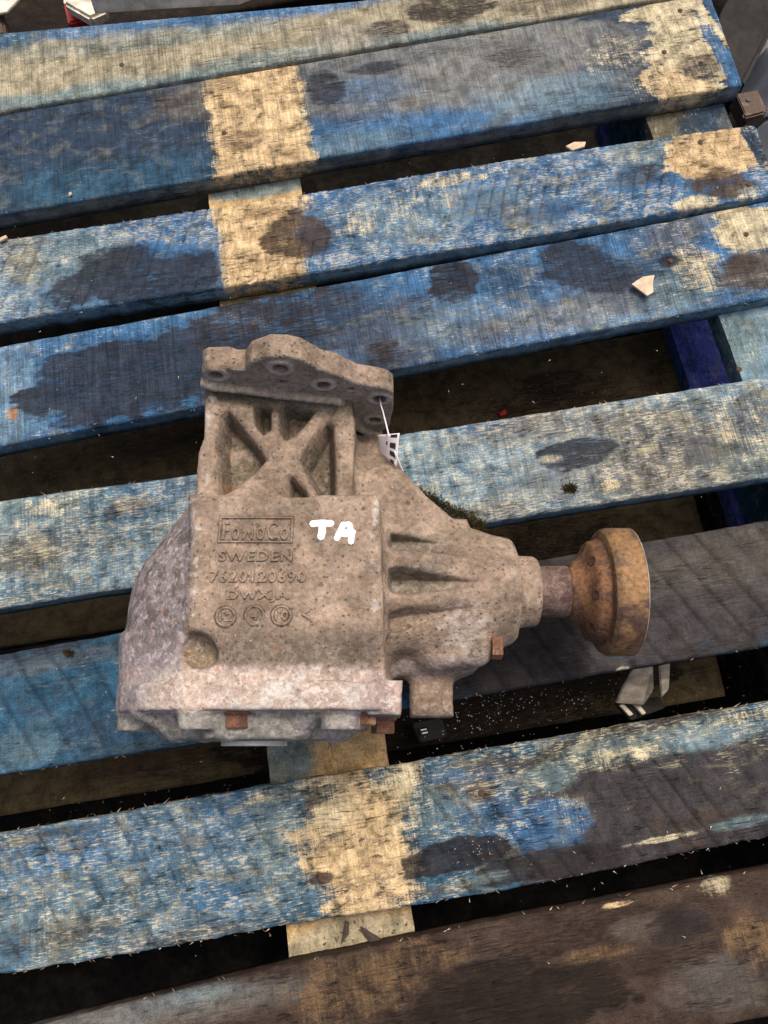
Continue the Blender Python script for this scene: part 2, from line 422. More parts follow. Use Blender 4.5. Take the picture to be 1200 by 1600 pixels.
    q = [np.stack([idx[:-1, :-1], idx[1:, :-1], idx[1:, 1:], idx[:-1, 1:]], -1).reshape(-1, 4)]
    for a, b in zip(rings[:-1], rings[1:]):
        q.append(np.stack([a, b, np.roll(b, -1), np.roll(a, -1)], -1))
    # underside
    rb = rings[-1]; nb_ = nu
    lo = rb[:nu]; hi = rb[nu-1+nv-1: nu-1+nv-1+nu][::-1]
    q.append(np.stack([lo[1:], lo[:-1], hi[:-1], hi[1:]], -1))
    q = np.concatenate(q); vv = np.concatenate(verts)
    # local frame
    ctr = np.array([(x0+xe)/2, float((lt(np.array((x0+xe)/2))+lb(np.array((x0+xe)/2)))/2), z])
    d = vv-ctr; loc = np.stack([d[:, 0]*c+d[:, 1]*s, -d[:, 0]*s+d[:, 1]*c, d[:, 2]], -1)*MM
    me = fast_mesh(name, loc, q)
    one = np.ones((len(vv), 1), np.float32)
    setcol(me, 'paint', np.concatenate([np.concatenate(cols)*BRIGHT, one], 1))
    setcol(me, 'wear', np.concatenate([np.clip(np.concatenate(wrs), 0, 1), one], 1))
    setcol(me, 'bare', np.concatenate([np.concatenate(brs)*BRIGHT, one], 1))
    setcol(me, 'mask', np.concatenate([np.concatenate(mks), one], 1)); setcol(me, 'stain', np.concatenate([np.concatenate(scs)*BRIGHT, one], 1))
    return link(name, me, WOOD, parent, loc=ctr, rot=(0, 0, ALIGN))

pallet = empty('wooden_pallet', (0, 300, -137))
tag(pallet, 'blue painted worn wooden pallet with stained gapped boards, carrying the dusty gearbox', 'pallet')

# each entry: colour letter, px, py, rx, ry (photograph pixels measured on the deck), strength, softness
bA = board(pallet, 'deck_board', [(0, 50), (560, 0), (1200, -95)], [(0, 172), (1000, 2)], 3, [
    ('B', 90, 48, 280, 14, .9, .5), ('B', 330, 25, 150, 15, .9, .5), ('B', 480, 8, 140, 14, .9, .5), ('C', 250, 60, 200, 14, .5, .5),
    ('M', 20, 60, 60, 22, .8, .4), ('C', 150, 145, 220, 16, .9, .4), ('C', 420, 95, 130, 16, .7, .5), ('C', 700, 50, 130, 10, .8, .5),
    ('K', 690, 12, 70, 22, .85, .3), ('K', 605, 45, 40, 12, .8, .3), ('G', 860, 5, 80, 14, .6, .4), ('H', 560, 55, 60, 22, .5, .5)],
    'P', wear=(.5, .75, .45), bare='cream', seed=1, rag=.3, edge_b='P', sawangle=None)
bB = board(pallet, 'deck_board', [(0, 179), (1000, 7)], [(0, 334), (1165, 131)], 0, [
    ('D', 150, 240, 260, 90, .95, .3), ('M', 150, 290, 190, 35, .7, .5), ('G', 300, 160, 60, 26, .7, .5), ('H', 700, 105, 330, 70, .8, .3), ('B', 620, 205, 190, 30, .85, .4), ('B', 560, 140, 70, 20, .5, .5),
    ('N', 505, 140, 36, 26, .8, .4), ('N', 590, 105, 50, 12, .8, .4), ('C', 560, 220, 110, 16, .5, .5), ('H', 780, 110, 120, 60, .6, .5), ('L', 850, 150, 110, 30, .6, .5),
    ('T', 404, 195, 78, 115, .9, .2, 0), ('W', 375, 220, 34, 16, .6, .4), ('W', 350, 130, 30, 12, .5, .4), ('C', 400, 275, 90, 12, .7, .4),
    ('K', 795, 85, 46, 26, .5, .5), ('K', 845, 100, 20, 24, .45, .5), ('K', 740, 70, 34, 10, .4, .5),
    ('P', 1075, 70, 78, 80, .95, .15), ('P', 960, 90, 50, 40, .4, .5), ('T', 1060, 130, 60, 34, .7, .3), ('W', 1100, 100, 40, 16, .7, .4), ('G', 1095, 110, 30, 14, .7, .4),
    ('B', 1140, 100, 16, 70, .95, .3, R(20)), ('B', 1125, 20, 14, 60, .9, .3, R(20)), ('B', 700, 190, 60, 14, .7, .3)],
    'D', wear=(.22, .6, .4), bare='cream', seed=2, rag=.25, edge_b='H')
bC = board(pallet, 'deck_board', [(0, 374), (470, 302), (830, 243), (1180, 193)], [(0, 503), (470, 428), (800, 374), (1000, 339), (1200, 305)], 1, [
    ('L', 60, 430, 110, 70, .55, .5), ('C', 120, 400, 80, 40, .6, .5), ('E', 30, 400, 30, 40, .5, .5), ('N', 225, 425, 140, 40, .93, .2), ('N', 120, 455, 60, 30, .8, .3), ('B', 290, 380, 60, 18, .8, .4), ('B', 330, 350, 40, 30, .7, .4),
    ('N', 300, 440, 60, 20, .8, .3), ('T', 405, 375, 66, 84, .95, .25, 0), ('T', 430, 320, 70, 22, .7, .3), ('W', 470, 372, 52, 42, .95, .2), ('W', 420, 330, 60, 10, .5, .4),
    ('L', 590, 345, 60, 40, .6, .5), ('P', 560, 350, 40, 22, .5, .5), ('L', 700, 320, 90, 30, .5, .5), ('P', 700, 280, 70, 16, .6, .5), ('P', 640, 320, 90, 30, .4, .5), ('C', 820, 340, 40, 50, .5, .5), ('G', 812, 340, 22, 26, .6, .4),
    ('W', 760, 315, 60, 30, .4, .5), ('B', 900, 300, 80, 40, .7, .5), ('N', 860, 330, 50, 18, .5, .5), ('C', 1000, 240, 50, 26, .6, .5), ('K', 1010, 272, 60, 20, .65, .4), ('L', 680, 350, 60, 26, .4, .5),
    ('T', 1110, 232, 70, 44, .97, .15), ('P', 1160, 300, 30, 16, .6, .4), ('W', 1125, 285, 60, 26, .9, .3), ('T', 1160, 225, 26, 34, .9, .2), ('D', 1188, 235, 14, 40, .95, .2, R(20)), ('P', 1090, 318, 40, 12, .7, .3)],
    'B', wear=(.75, .35, .65), bare='cream', seed=3, rag=.9, sawangle=(R(-22), 12, .9), edge_b='L')
bD = board(pallet, 'deck_board', [(0, 540), (500, 447), (1200, 314)], [(0, 697), (620, 575), (1200, 464)], -5, [
    ('L', 20, 620, 40, 100, .6, .5), ('O', 20, 645, 10, 12, .8, .3), ('N', 190, 590, 150, 70, .96, .15), ('N', 330, 560, 110, 70, .9, .3), ('K', 440, 510, 150, 70, .85, .3), ('G', 380, 500, 60, 20, .4, .5),
    ('G', 620, 520, 120, 46, .55, .5), ('S', 980, 460, 120, 40, .4, .5), ('D', 560, 500, 60, 60, .6, .5), ('K', 600, 560, 40, 30, .7, .4), ('K', 710, 440, 38, 36, .92, .15), ('L', 700, 500, 80, 40, .4, .5), ('K', 640, 480, 50, 40, .5, .5), ('D', 800, 440, 50, 40, .6, .5),
    ('G', 760, 520, 60, 24, .5, .5), ('N', 905, 415, 60, 44, .85, .3), ('N', 970, 440, 60, 36, .8, .3), ('D', 1030, 405, 60, 34, .7, .4), ('H', 900, 490, 120, 24, .6, .5), ('C', 1060, 450, 60, 30, .6, .5), ('G', 1050, 360, 60, 30, .6, .4),
    ('P', 1165, 350, 60, 40, .9, .3), ('G', 1180, 420, 60, 30, .9, .3), ('P', 1090, 420, 40, 40, .6, .5), ('W', 1160, 410, 40, 22, .7, .4), ('L', 1000, 500, 80, 14, .5, .5), ('K', 1045, 408, 20, 10, .8, .3)],
    'B', wear=(.5, .75, .6), bare='cream', seed=4, rag=.5, edge_b='L')
bE = board(pallet, 'deck_board', [(0, 782), (310, 738), (620, 680), (1200, 588)], [(0, 951), (210, 917), (750, 818), (1200, 745)], 0, [
    ('C', 60, 800, 110, 30, .7, .5), ('P', 90, 790, 90, 16, .5, .5), ('G', 60, 860, 120, 30, .5, .5), ('M', 200, 800, 90, 60, .5, .5), ('E', 50, 870, 50, 30, .5, .5), ('M', 60, 925, 90, 20, .7, .5), ('B', 250, 760, 50, 24, .5, .5), ('G', 200, 790, 34, 12, .6, .4),
    ('L', 700, 720, 100, 60, .8, .5), ('L', 800, 740, 90, 60, .5, .5), ('H', 880, 660, 160, 26, .7, .4), ('G', 830, 655, 70, 18, .5, .4), ('H', 960, 740, 160, 60, .6, .5), ('N', 905, 706, 64, 23, .93, .12), ('N', 1095, 700, 30, 24, .7, .4), ('G', 1040, 700, 110, 70, .6, .5), ('N', 850, 748, 50, 14, .4, .5),
    ('P', 1170, 680, 60, 60, .6, .4), ('E', 1150, 720, 60, 40, .5, .4), ('G', 1180, 640, 40, 40, .6, .4), ('B', 740, 660, 70, 16, .6, .5), ('P', 860, 716, 30, 9, .6, .4), ('L', 1000, 620, 120, 16, .5, .5), ('G', 770, 800, 60, 14, .6, .5), ('P', 955, 758, 20, 8, .7, .4)],
    'L', wear=(.75, .55, .7), bare='cream', seed=5, rag=.45, edge_b='L')
bF = board(pallet, 'deck_board', [(0, 1022), (200, 986), (1200, 812)], [(0, 1212), (420, 1142), (1200, 1008)], 0, [
    ('N', 60, 1010, 110, 20, .8, .4), ('G', 90, 1030, 110, 16, .4, .5), ('N', 60, 1090, 50, 40, .45, .5), ('C', 40, 1170, 60, 24, .4, .5), ('D', 150, 1140, 50, 40, .6, .5), ('N', 190, 1180, 60, 20, .6, .5), ('C', 240, 1160, 70, 16, .5, .5), ('K', 320, 1120, 90, 60, .3, .5),
    ('Z', 980, 930, 350, 150, 1, .2), ('S', 1130, 900, 120, 50, .5, .5), ('F', 960, 950, 340, 150, .6, .2), ('K', 770, 980, 190, 110, .9, .4), ('W', 720, 860, 120, 20, .6, .4), ('G', 1120, 870, 120, 40, .45, .5), ('K', 1120, 1010, 120, 18, .5, .5), ('P', 975, 1045, 14, 5, .7, .3), ('G', 640, 900, 100, 120, .4, .5)],  # K patch below the nose: black stain that also paints in its shadow
    'M', wear=(.42, .25, .55), bare='grey', seed=6, rag=.5, sawangle=(R(27), 23, .8), edge_b='M')
bG = board(pallet, 'deck_board', [(0, 1300), (420, 1226), (640, 1190), (1200, 1095)], [(0, 1525), (450, 1447), (790, 1390), (1200, 1307)], 0, [
    ('L', 200, 1380, 330, 120, .6, .5), ('B', 180, 1340, 200, 60, .4, .5), ('D', 60, 1310, 90, 12, .7, .5), ('N', 90, 1300, 60, 10, .6, .5), ('B', 100, 1330, 100, 26, .4, .5), ('C', 150, 1400, 160, 40, .5, .5), ('M', 230, 1400, 130, 36, .55, .5), ('P', 60, 1450, 50, 30, .4, .5), ('E', 90, 1470, 40, 30, .5, .5), ('G', 130, 1450, 60, 16, .5, .5), ('N', 20, 1470, 30, 30, .6, .5), ('B', 370, 1260, 60, 30, .5, .5), ('B', 330, 1400, 50, 40, .5, .5), ('C', 440, 1300, 50, 70, .6, .5), ('P', 430, 1240, 60, 14, .5, .5), ('G', 300, 1460, 120, 12, .6, .5),
    ('T', 560, 1300, 92, 130, .9, .4, R(-8)), ('P', 510, 1250, 40, 50, .6, .5), ('T', 590, 1400, 110, 26, .8, .3), ('E', 500, 1240, 30, 20, .7, .4), ('O', 490, 1262, 16, 14, .4, .5), ('P', 640, 1240, 36, 70, .7, .4), ('C', 700, 1250, 60, 50, .6, .5),
    ('G', 760, 1210, 80, 24, .6, .4), ('Z', 1030, 1260, 260, 140, .95, .2), ('F', 1040, 1280, 240, 110, .8, .3), ('C', 980, 1170, 140, 20, .6, .4), ('P', 960, 1185, 110, 16, .5, .4), ('C', 1120, 1140, 90, 20, .7, .4), ('L', 1120, 1150, 60, 16, .6, .5), ('B', 850, 1290, 62, 44, .9, .2), ('B', 770, 1270, 60, 50, .6, .5), ('C', 850, 1220, 60, 26, .6, .4), ('P', 900, 1270, 30, 40, .4, .5),
    ('K', 715, 1342, 88, 26, .97, .12), ('K', 860, 1350, 110, 26, .9, .2), ('W', 1060, 1290, 120, 40, .5, .5), ('C', 1160, 1285, 50, 8, .8, .4), ('P', 1040, 1310, 60, 6, .8, .4), ('C', 740, 1375, 90, 9, .8, .4), ('G', 700, 1390, 80, 8, .5, .4), ('W', 503, 1372, 20, 9, .95, .3), ('G', 752, 1236, 22, 16, .9, .3), ('B', 700, 1215, 36, 12, .6, .4), ('P', 1160, 1120, 60, 10, .5, .4)],
    'M', wear=(.7, .3, .75), bare='cream', seed=7, rag=1.1, sawangle=(R(26), 17, .9), edge_b='T')
bH = board(pallet, 'deck_board', [(0, 1618), (450, 1508), (790, 1435), (1200, 1358)], [(0, 1850), (1200, 1590)], -1, [
    ('Q', 700, 1550, 620, 160, .55, .5), ('H', 200, 1590, 260, 26, .7, .5), ('C', 300, 1560, 80, 24, .5, .5), ('G', 330, 1580, 90, 22, .6, .4), ('Y', 600, 1530, 150, 60, .55, .5), ('Y', 480, 1580, 60, 40, .45, .5), ('Q', 820, 1560, 200, 70, .9, .3), ('Q', 640, 1590, 60, 16, .7, .4), ('W', 740, 1450, 90, 22, .8, .4), ('Y', 930, 1490, 90, 16, .6, .4), ('G', 990, 1450, 40, 20, .7, .4),
    ('Y', 1180, 1470, 50, 50, .6, .4), ('K', 1060, 1450, 70, 34, .8, .4), ('H', 1120, 1540, 80, 40, .3, .5), ('P', 1120, 1380, 30, 20, .6, .5), ('T', 970, 1412, 26, 5, .8, .3), ('W', 1000, 1550, 120, 40, .4, .5)],
    'W', wear=(.5, .2, .6), bare='brown', seed=8, rag=.5, edge_b='W')

# boards that run the other way, under the deck
def plank(parent, name, px_poly, z, thick, base, seed, blobs=(), wear=(.3, .2, .3), bare='cream', y0=-230, y1=712, step=3.0, xs=None, edge_b='M'):
    """long board across the deck boards; px_poly = ((left x,y),(left x,y)),((right),(right)) measured at z"""
    (l0, l1), (r0, r1) = px_poly
    L0, L1, R0, R1 = U(*l0, z), U(*l1, z), U(*r0, z), U(*r1, z)
    fl = lambda y: L0[0]+(y-L0[1])*(L1[0]-L0[0])/(L1[1]-L0[1])
    fr = lambda y: R0[0]+(y-R0[1])*(R1[0]-R0[0])/(R1[1]-R0[1])
    ys = np.linspace(y0, y1, int((y1-y0)/step)); k = np.linspace(0, 1, 22)
    Y, K = np.meshgrid(ys, k, indexing='ij'); X = fl(Y)*(1-K)+fr(Y)*K
    X = X+np.where((K < .01) | (K > .99), fbm(Y/20+seed, Y*0, o=3)*.8, 0)
    Z = z+fbm(X/8+seed, Y/60, o=3)*.5-.5
    col = np.zeros(X.shape+(3,), np.float32)+PAL[base]; col *= (1+.3*fbm(X/25+seed, Y/60, o=4)[..., None])
    wr = np.zeros_like(col)+np.array(wear, np.float32); br = np.zeros_like(col)+BAREC[bare]
    for i, b in enumerate(blobs):
        kk, px, py, rx, ry = b[:5]
        m = blob_mask(X, Y, px, py, rx, ry, z, .3, .3, seed+i)*.9
        col = col*(1-m[..., None])+PAL[kk]*m[..., None]
        if kk in 'TP': br = br*(1-m[..., None])+BAREC['tan']*m[..., None]
    nu, nv = X.shape; idx = np.arange(nu*nv).reshape(nu, nv)
    tv = np.stack([X, Y, Z], -1).reshape(-1, 3)
    per = np.concatenate([idx[:, 0], idx[-1, 1:], idx[-2::-1, -1], idx[0, -2:0:-1]])
    bv = tv[per].copy(); bv[:, 2] = z-thick; n = nu*nv; rb = np.arange(n, n+len(per))
    q = [np.stack([idx[:-1, :-1], idx[:-1, 1:], idx[1:, 1:], idx[1:, :-1]], -1).reshape(-1, 4), np.stack([per, np.roll(per, -1), np.roll(rb, -1), rb], -1)]
    vv = np.concatenate([tv, bv]); ctr = np.array([float(X.mean()), float(Y.mean()), z])
    c, s = math.cos(ALIGN+math.pi/2), math.sin(ALIGN+math.pi/2)
    d = vv-ctr; loc = np.stack([d[:, 0]*c+d[:, 1]*s, -d[:, 0]*s+d[:, 1]*c, d[:, 2]], -1)*MM
    me = fast_mesh(name, loc, np.concatenate(q)); me.polygons.foreach_set('use_smooth', [False]*len(me.polygons))
    one = np.ones((len(vv), 1), np.float32)
    cc = np.concatenate([col.reshape(-1, 3), np.zeros((len(per), 3), np.float32)+PAL[edge_b]])
    setcol(me, 'paint', np.concatenate([np.clip(cc, .004, 1)*BRIGHT, one], 1))
    setcol(me, 'wear', np.concatenate([np.concatenate([wr.reshape(-1, 3), wr.reshape(-1, 3)[per]]), one], 1))
    setcol(me, 'bare', np.concatenate([np.concatenate([br.reshape(-1, 3), br.reshape(-1, 3)[per]]), one], 1))
    return link(name, me, WOOD, parent, loc=ctr, rot=(0, 0, ALIGN+math.pi/2))
CEN = (((325, 300), (450, 1480)), ((470, 290), (650, 1470)))
RIG = (((1010, 185), (1126, 500)), ((1140, 185), (1275, 500)))
ZS = -BOARD_T-1.5
plank(pallet, 'stringer_board', CEN, ZS, 21, 'T', 21, [('P', 550, 1480, 120, 50), ('C', 445, 1180, 40, 60), ('C', 400, 290, 90, 18), ('E', 400, 460, 80, 16)], wear=(.3, .25, .45), edge_b='B')
plank(pallet, 'stringer_board', RIG, ZS, 21, 'L', 22, [('E', 1040, 200, 50, 40), ('D', 1110, 190, 50, 30), ('C', 1150, 530, 40, 40)], wear=(.4, .3, .4))
_z = -116.0
def shift(poly, z0, z1):
    o = []
    for side in poly:
        q = []
        for p in side:
            x, y = U(*p, z0)
            # project the same world x, y at the lower height back to a pixel
            dy = y; dz = z1-CAM_H; f = dy*_s-dz*_c; up = dy*_c+dz*_s
            q.append((600+1200*x/f, 800-1200*up/f))
        o.append(tuple(q))
    return tuple(o)
plank(pallet, 'runner_board', shift(CEN, ZS, _z), _z, 21, 'B', 23, wear=(.2, .2, .4))
rr = plank(pallet, 'runner_board', shift(RIG, ZS, _z), _z, 21, 'V', 24, wear=(.3, .2, .4))
def block(parent, cx, cy, wx, wy, z0, z1, base, seed):
    bm = bmesh.new(); bmesh.ops.create_cube(bm, size=1)
    for v in bm.verts: v.co = Vector((v.co.x*wx*MM, v.co.y*wy*MM, v.co.z*(z1-z0)*MM))
    bmesh.ops.bevel(bm, geom=bm.edges[:], offset=.0015, segments=1, affect='EDGES')
    me = bm_mesh('spacer_block', bm); n = len(me.vertices)
    o4 = np.ones((n, 4), np.float32); a = o4.copy(); a[:, :3] = PAL[base]*BRIGHT; setcol(me, 'paint', a)
    a = o4.copy(); a[:, :3] = (.3, .2, .4); setcol(me, 'wear', a); a = o4.copy(); a[:, :3] = BAREC['cream']; setcol(me, 'bare', a)
    return link('spacer_block', me, WOOD, parent, loc=(cx, cy, (z0+z1)/2), rot=(0, 0, ALIGN))
def mid(poly, y, z):
    xs = []
    for a, b in poly:
        A, B = U(*a, z), U(*b, z); xs.append(A[0]+(y-A[1])*(B[0]-A[0])/(B[1]-A[1]))
    return sum(xs)/2
for poly, bc in ((CEN, 'T'), (RIG, 'M')):
    for y in (690, 250, -170):
        block(pallet, mid(poly, y, ZS), y, 76, 92, _z+.3, ZS-21.3, bc, y)

# second pallet, right underneath
low = empty('wooden_pallet', (0, 300, -285))
tag(low, 'brown dirty wooden pallet seen through the gaps, underneath the blue pallet', 'pallet')
ZL = -138.0
LB = [([(0, 700), (620, 590), (1000, 520)], [(0, 790), (620, 690), (1000, 625)], 'X'),
      ([(0, 915), (1000, 745)], [(0, 1010), (1000, 860)], 'X'), ([(0, 1195), (420, 1130), (1000, 1020)], [(0, 1275), (420, 1205), (1000, 1110)], 'X'),
      ([(0, -30), (560, -130)], [(0, 80), (560, -20)], 'Q')]
for i, (t, b, cc) in enumerate(LB):
    board(low, 'deck_board', t, b, ZL, [('W', 250, t[0][1]-20, 160, 40, .6, .5), ('Q', 860, t[0][1]-60, 120, 60, .7, .5)]+([('Q', 700, 1100, 340, 90, 1, .3)] if i == 2 else []), cc, wear=(.15, .2, .3), bare='brown', step=4.0, seed=31+i, rag=.3, x0=-480, edge_b='Q', x1=330)
for poly in (CEN, RIG):
    plank(low, 'stringer_board', shift(poly, ZS, ZL-22), ZL-22.5, 90, 'Q', 40, edge_b='Q', wear=(.1, .1, .2))

# ================================================================== GEARBOX CASTING (one signed distance field, cut into parts)
GH = 1.0
GX0, GX1, GY0, GY1, GZ0, GZ1 = -202., 122., -2., 256., -3., 200.
gx = np.arange(GX0, GX1, GH, dtype=np.float32); gy = np.arange(GY0, GY1, GH, dtype=np.float32); gz = np.arange(GZ0, GZ1, GH, dtype=np.float32)
D = np.full((len(gx), len(gy), len(gz)), 20., np.float32); OWN = np.zeros(D.shape, np.int8)
PARTS = ['main_housing', 'pinion_housing', 'ribbed_bracket', 'mounting_flange', 'joint_flange', 'end_cover', 'support_lug']
def blk(x0, x1, y0, y1, z0, z1, m=14):
    s = []
    for g, a, b in ((gx, x0, x1), (gy, y0, y1), (gz, z0, z1)):
        i = int(np.clip(np.searchsorted(g, a-m), 0, len(g)-1)); j = int(np.clip(np.searchsorted(g, b+m), i+1, len(g)))
        s.append(slice(i, j))
    return tuple(s), gx[s[0]][:, None, None], gy[s[1]][None, :, None], gz[s[2]][None, None, :]
def smin(a, b, k):
    h = np.maximum(k-np.abs(a-b), 0)/k
    return np.minimum(a, b)-h*h*k*.25
def smax(a, b, k): return -smin(-a, -b, k)
def add(sl, d, own, k=3.):
    cur = D[sl]; o = OWN[sl]; o[d < cur] = own; OWN[sl] = o; D[sl] = smin(cur, d.astype(np.float32), k)
def cut(sl, d, k=2.): D[sl] = smax(D[sl], -d.astype(np.float32), k)
def poly2(P, Q, pts):
    d = np.full(np.broadcast(P, Q).shape, 1e9, np.float32); s = np.ones_like(d); n = len(pts)
    for i in range(n):
        ax, ay = pts[i]; bx, by = pts[i-1]
        ex, ey = bx-ax, by-ay; wx, wy = P-ax, Q-ay
        t = np.clip((wx*ex+wy*ey)/(ex*ex+ey*ey), 0, 1)
        d = np.minimum(d, (wx-ex*t)**2+(wy-ey*t)**2)
        c1 = Q >= ay; c2 = Q < by; c3 = ex*wy > ey*wx
        flip = (c1 & c2 & c3) | (~c1 & ~c2 & ~c3)
        s = np.where(flip, -s, s)
    return s*np.sqrt(d)
def ext(d2, t, lo, hi, r):
    d2 = d2+r; w = np.abs(t-(lo+hi)/2)-((hi-lo)/2-r)
    return np.minimum(np.maximum(d2, w), 0)+np.sqrt(np.maximum(d2, 0)**2+np.maximum(w, 0)**2)-r
def bb(pts): a = np.array(pts); return a[:, 0].min(), a[:, 0].max(), a[:, 1].min(), a[:, 1].max()
def prism_z(pts, lo, hi, r, m=14):
    x0, x1, y0, y1 = bb(pts); sl, X, Y, Z = blk(x0, x1, y0, y1, lo, hi, m)
    return sl, ext(poly2(X[:, :, 0], Y[:, :, 0], pts)[:, :, None], Z, lo, hi, r), X, Y, Z
def prism_y(pts, lo, hi, r, m=14):
    x0, x1, z0, z1 = bb(pts); sl, X, Y, Z = blk(x0, x1, lo, hi, z0, z1, m)
    return sl, ext(poly2(X[:, 0, :], Z[:, 0, :], pts)[:, None, :], Y, lo, hi, r), X, Y, Z
def revolve(axis, c, prof, m=14):
    """profile = (t, radius) polyline, closed to the axis; axis 'x' or 'y'; c = centre in the other two"""
    ts = [p[0] for p in prof]; rm = max(p[1] for p in prof)
    pts = [(prof[0][0], -5)]+list(prof)+[(prof[-1][0], -5)]
    if axis == 'y': sl, X, Y, Z = blk(c[0]-rm, c[0]+rm, min(ts), max(ts), c[1]-rm, c[1]+rm, m); T = Y; rr = np.sqrt((X-c[0])**2+(Z-c[1])**2)
    else: sl, X, Y, Z = blk(min(ts), max(ts), c[0]-rm, c[0]+rm, c[1]-rm, c[1]+rm, m); T = X; rr = np.sqrt((Y-c[0])**2+(Z-c[1])**2)
    # 2d table
    t2 = np.arange(min(ts)-m-2, max(ts)+m+2, .5); r2 = np.arange(0, rm*1.5+m+6, .5)
    A, B = np.meshgrid(t2, r2, indexing='ij'); tb = poly2(A, B, pts)
    it = np.clip((T-t2[0])/.5, 0, len(t2)-1.001); ir = np.clip(rr/.5, 0, len(r2)-1.001)
    shp = np.broadcast(T, rr).shape; it = np.broadcast_to(it, shp); ir = np.broadcast_to(ir, shp)
    i = it.astype(np.int32); j = ir.astype(np.int32); fi = it-i; fj = ir-j
    d = tb[i, j]*(1-fi)*(1-fj)+tb[i+1, j]*fi*(1-fj)+tb[i, j+1]*(1-fi)*fj+tb[i+1, j+1]*fi*fj
    return sl, d, X, Y, Z
def capsule(a, b, ra, rb=None, m=12):
    rb = ra if rb is None else rb; a = np.array(a, float); b = np.array(b, float); q = max(ra, rb)
    lo = np.minimum(a, b)-q; hi = np.maximum(a, b)+q
    sl, X, Y, Z = blk(lo[0], hi[0], lo[1], hi[1], lo[2], hi[2], m)
    e = b-a; t = np.clip(((X-a[0])*e[0]+(Y-a[1])*e[1]+(Z-a[2])*e[2])/(e@e), 0, 1)
    d = np.sqrt((X-a[0]-e[0]*t)**2+(Y-a[1]-e[1]*t)**2+(Z-a[2]-e[2]*t)**2)-(ra+(rb-ra)*t)
    return sl, d
def ellipsoid(c, r, m=10, rot=0):
    q = max(r); sl, X, Y, Z = blk(c[0]-q, c[0]+q, c[1]-q, c[1]+q, c[2]-q, c[2]+q, m)
    dx, dy, dz = X-c[0], Y-c[1], Z-c[2]; cc, ss = math.cos(rot), math.sin(rot); dx, dy = dx*cc+dy*ss, -dx*ss+dy*cc
    k = np.sqrt((dx/r[0])**2+(dy/r[1])**2+(dz/r[2])**2)
    return sl, (k-1)*min(r)

# pinion housing: tapered nose round the x axis
PY, PZ = 104.8, 85.
sl, d, X, Y, Z = revolve('x', (PY, PZ), [(-20, 49), (0, 48), (80, 37), (88, 35.5), (91.5, 32.5), (92.5, 26), (96, 25), (105, 24.6), (107.5, 23), (107.5, 12)])
add(sl, d, 1)
pts = [(-30, 232), (-6, 231), U(612, 705, 92), U(640, 750, 98), U(665, 774, 100), U(690, 794, 100), U(708, 808, 98), U(731, 809, 96), U(735, 826, 94), (74, 145.5), (86, 139.5), (90, 130), (88, 100), (-30, 100)]
sl, d, X, Y, Z = prism_z(pts, 30, 120, 5)
top = 119-.26*np.maximum(X+5, 0)-sstep(175, 236, Y)*42-np.maximum(X-60, 0)*.25
d = smax(d, (Z-top)*.93, 12); add(sl, d, 1, 10)
pts = [(-20, 46), (52, 46), (63, 50), (79, 68), (86, 74), (88, 110), (-20, 110)]
sl, d, X, Y, Z = prism_z(pts, 38, 98, 12); add(sl, d, 1, 12)
def rad(x, R_, deg): return (x, PY+R_*math.cos(R(deg)), PZ+R_*math.sin(R(deg)))
for deg, R0, r0, r1 in ((28, 50, 5, 4),):
    sl, d = capsule(rad(-8, R0, deg), rad(84, 33.5, deg), r0, r1); add(sl, d, 1, 7)
sl, d = capsule(rad(-6, 36, 112), rad(76, 24, 108), 16, 12); add(sl, d, 1, 10)
sl, d = capsule(rad(-6, 40, 138), rad(62, 30, 142), 18, 14); add(sl, d, 1, 10)
sl, d = capsule((3, 73, 134), (30, 80, 127), 2.2, 1.2); add(sl, d, 1, 3)
sl, d = capsule((34, 62, 99), (62, 62, 102), 13, 11); add(sl, d, 1, 8)
for lst, f0, yt_, gr in (([(600, 820), (600, 860), (655, 866), (768, 868), (700, 842), (650, 828)], 101, 143, .26), ([(600, 887), (600, 938), (650, 934), (775, 912), (700, 900), (650, 892)], 104, 115, .26), ([(600, 958), (600, 996), (640, 984), (745, 948), (690, 950), (640, 953)], 113, 86, .2)):
    sl, d, X, Y, Z = prism_z([U(a, b, 124) for a, b in lst], 90, 160, 1)
    fl_ = f0+np.maximum(X, 0)*gr+np.clip(yt_-Y-.06*X, 0, 30)*.5
    cut(sl, np.maximum(d+np.clip((128-Z)*.25, 0, 5), fl_-Z), 4)
for deg, R0, r0, r1 in ((40, 50.5, 2.6, 1.8), (72, 49, 3.2, 2.2), (107, 48, 3.0, 2.0)):
    sl, d = capsule(rad(-4, R0, deg), rad(86, 34.5, deg-2), r0, r1); add(sl, d, 1, 5)
# drum and text block
sl, d, X, Y, Z = revolve('y', (-88, 82), [(24, 88), (64, 91.5), (71, 91.5), (74, 88), (92, 87), (104, 86), (116, 81.5), (136, 70), (150, 61.5), (160, 54.5), (180, 44), (200, 30)])
d = smax(d, Z-157, 8); d = smax(d, (X+119)*-.6+(Z-158)*.8, 8); d = smax(d, 1-Z, 4); add(sl, d, 0, 4)
pts = [(-125, 153.5), (-6, 153.5), (-2.5, 149), (1, 34), (-116, 34), (-116.5, 100), (-119, 125), (-124, 143)]
sl, d, X, Y, Z = prism_z(pts, 20, 160, 5)
top = 160-sstep(72, 44, Y)*11+0*X-np.maximum(Y-146, 0)**2*.03
d = smax(d, Z-top, 5)
add(sl, d, 0, 12)
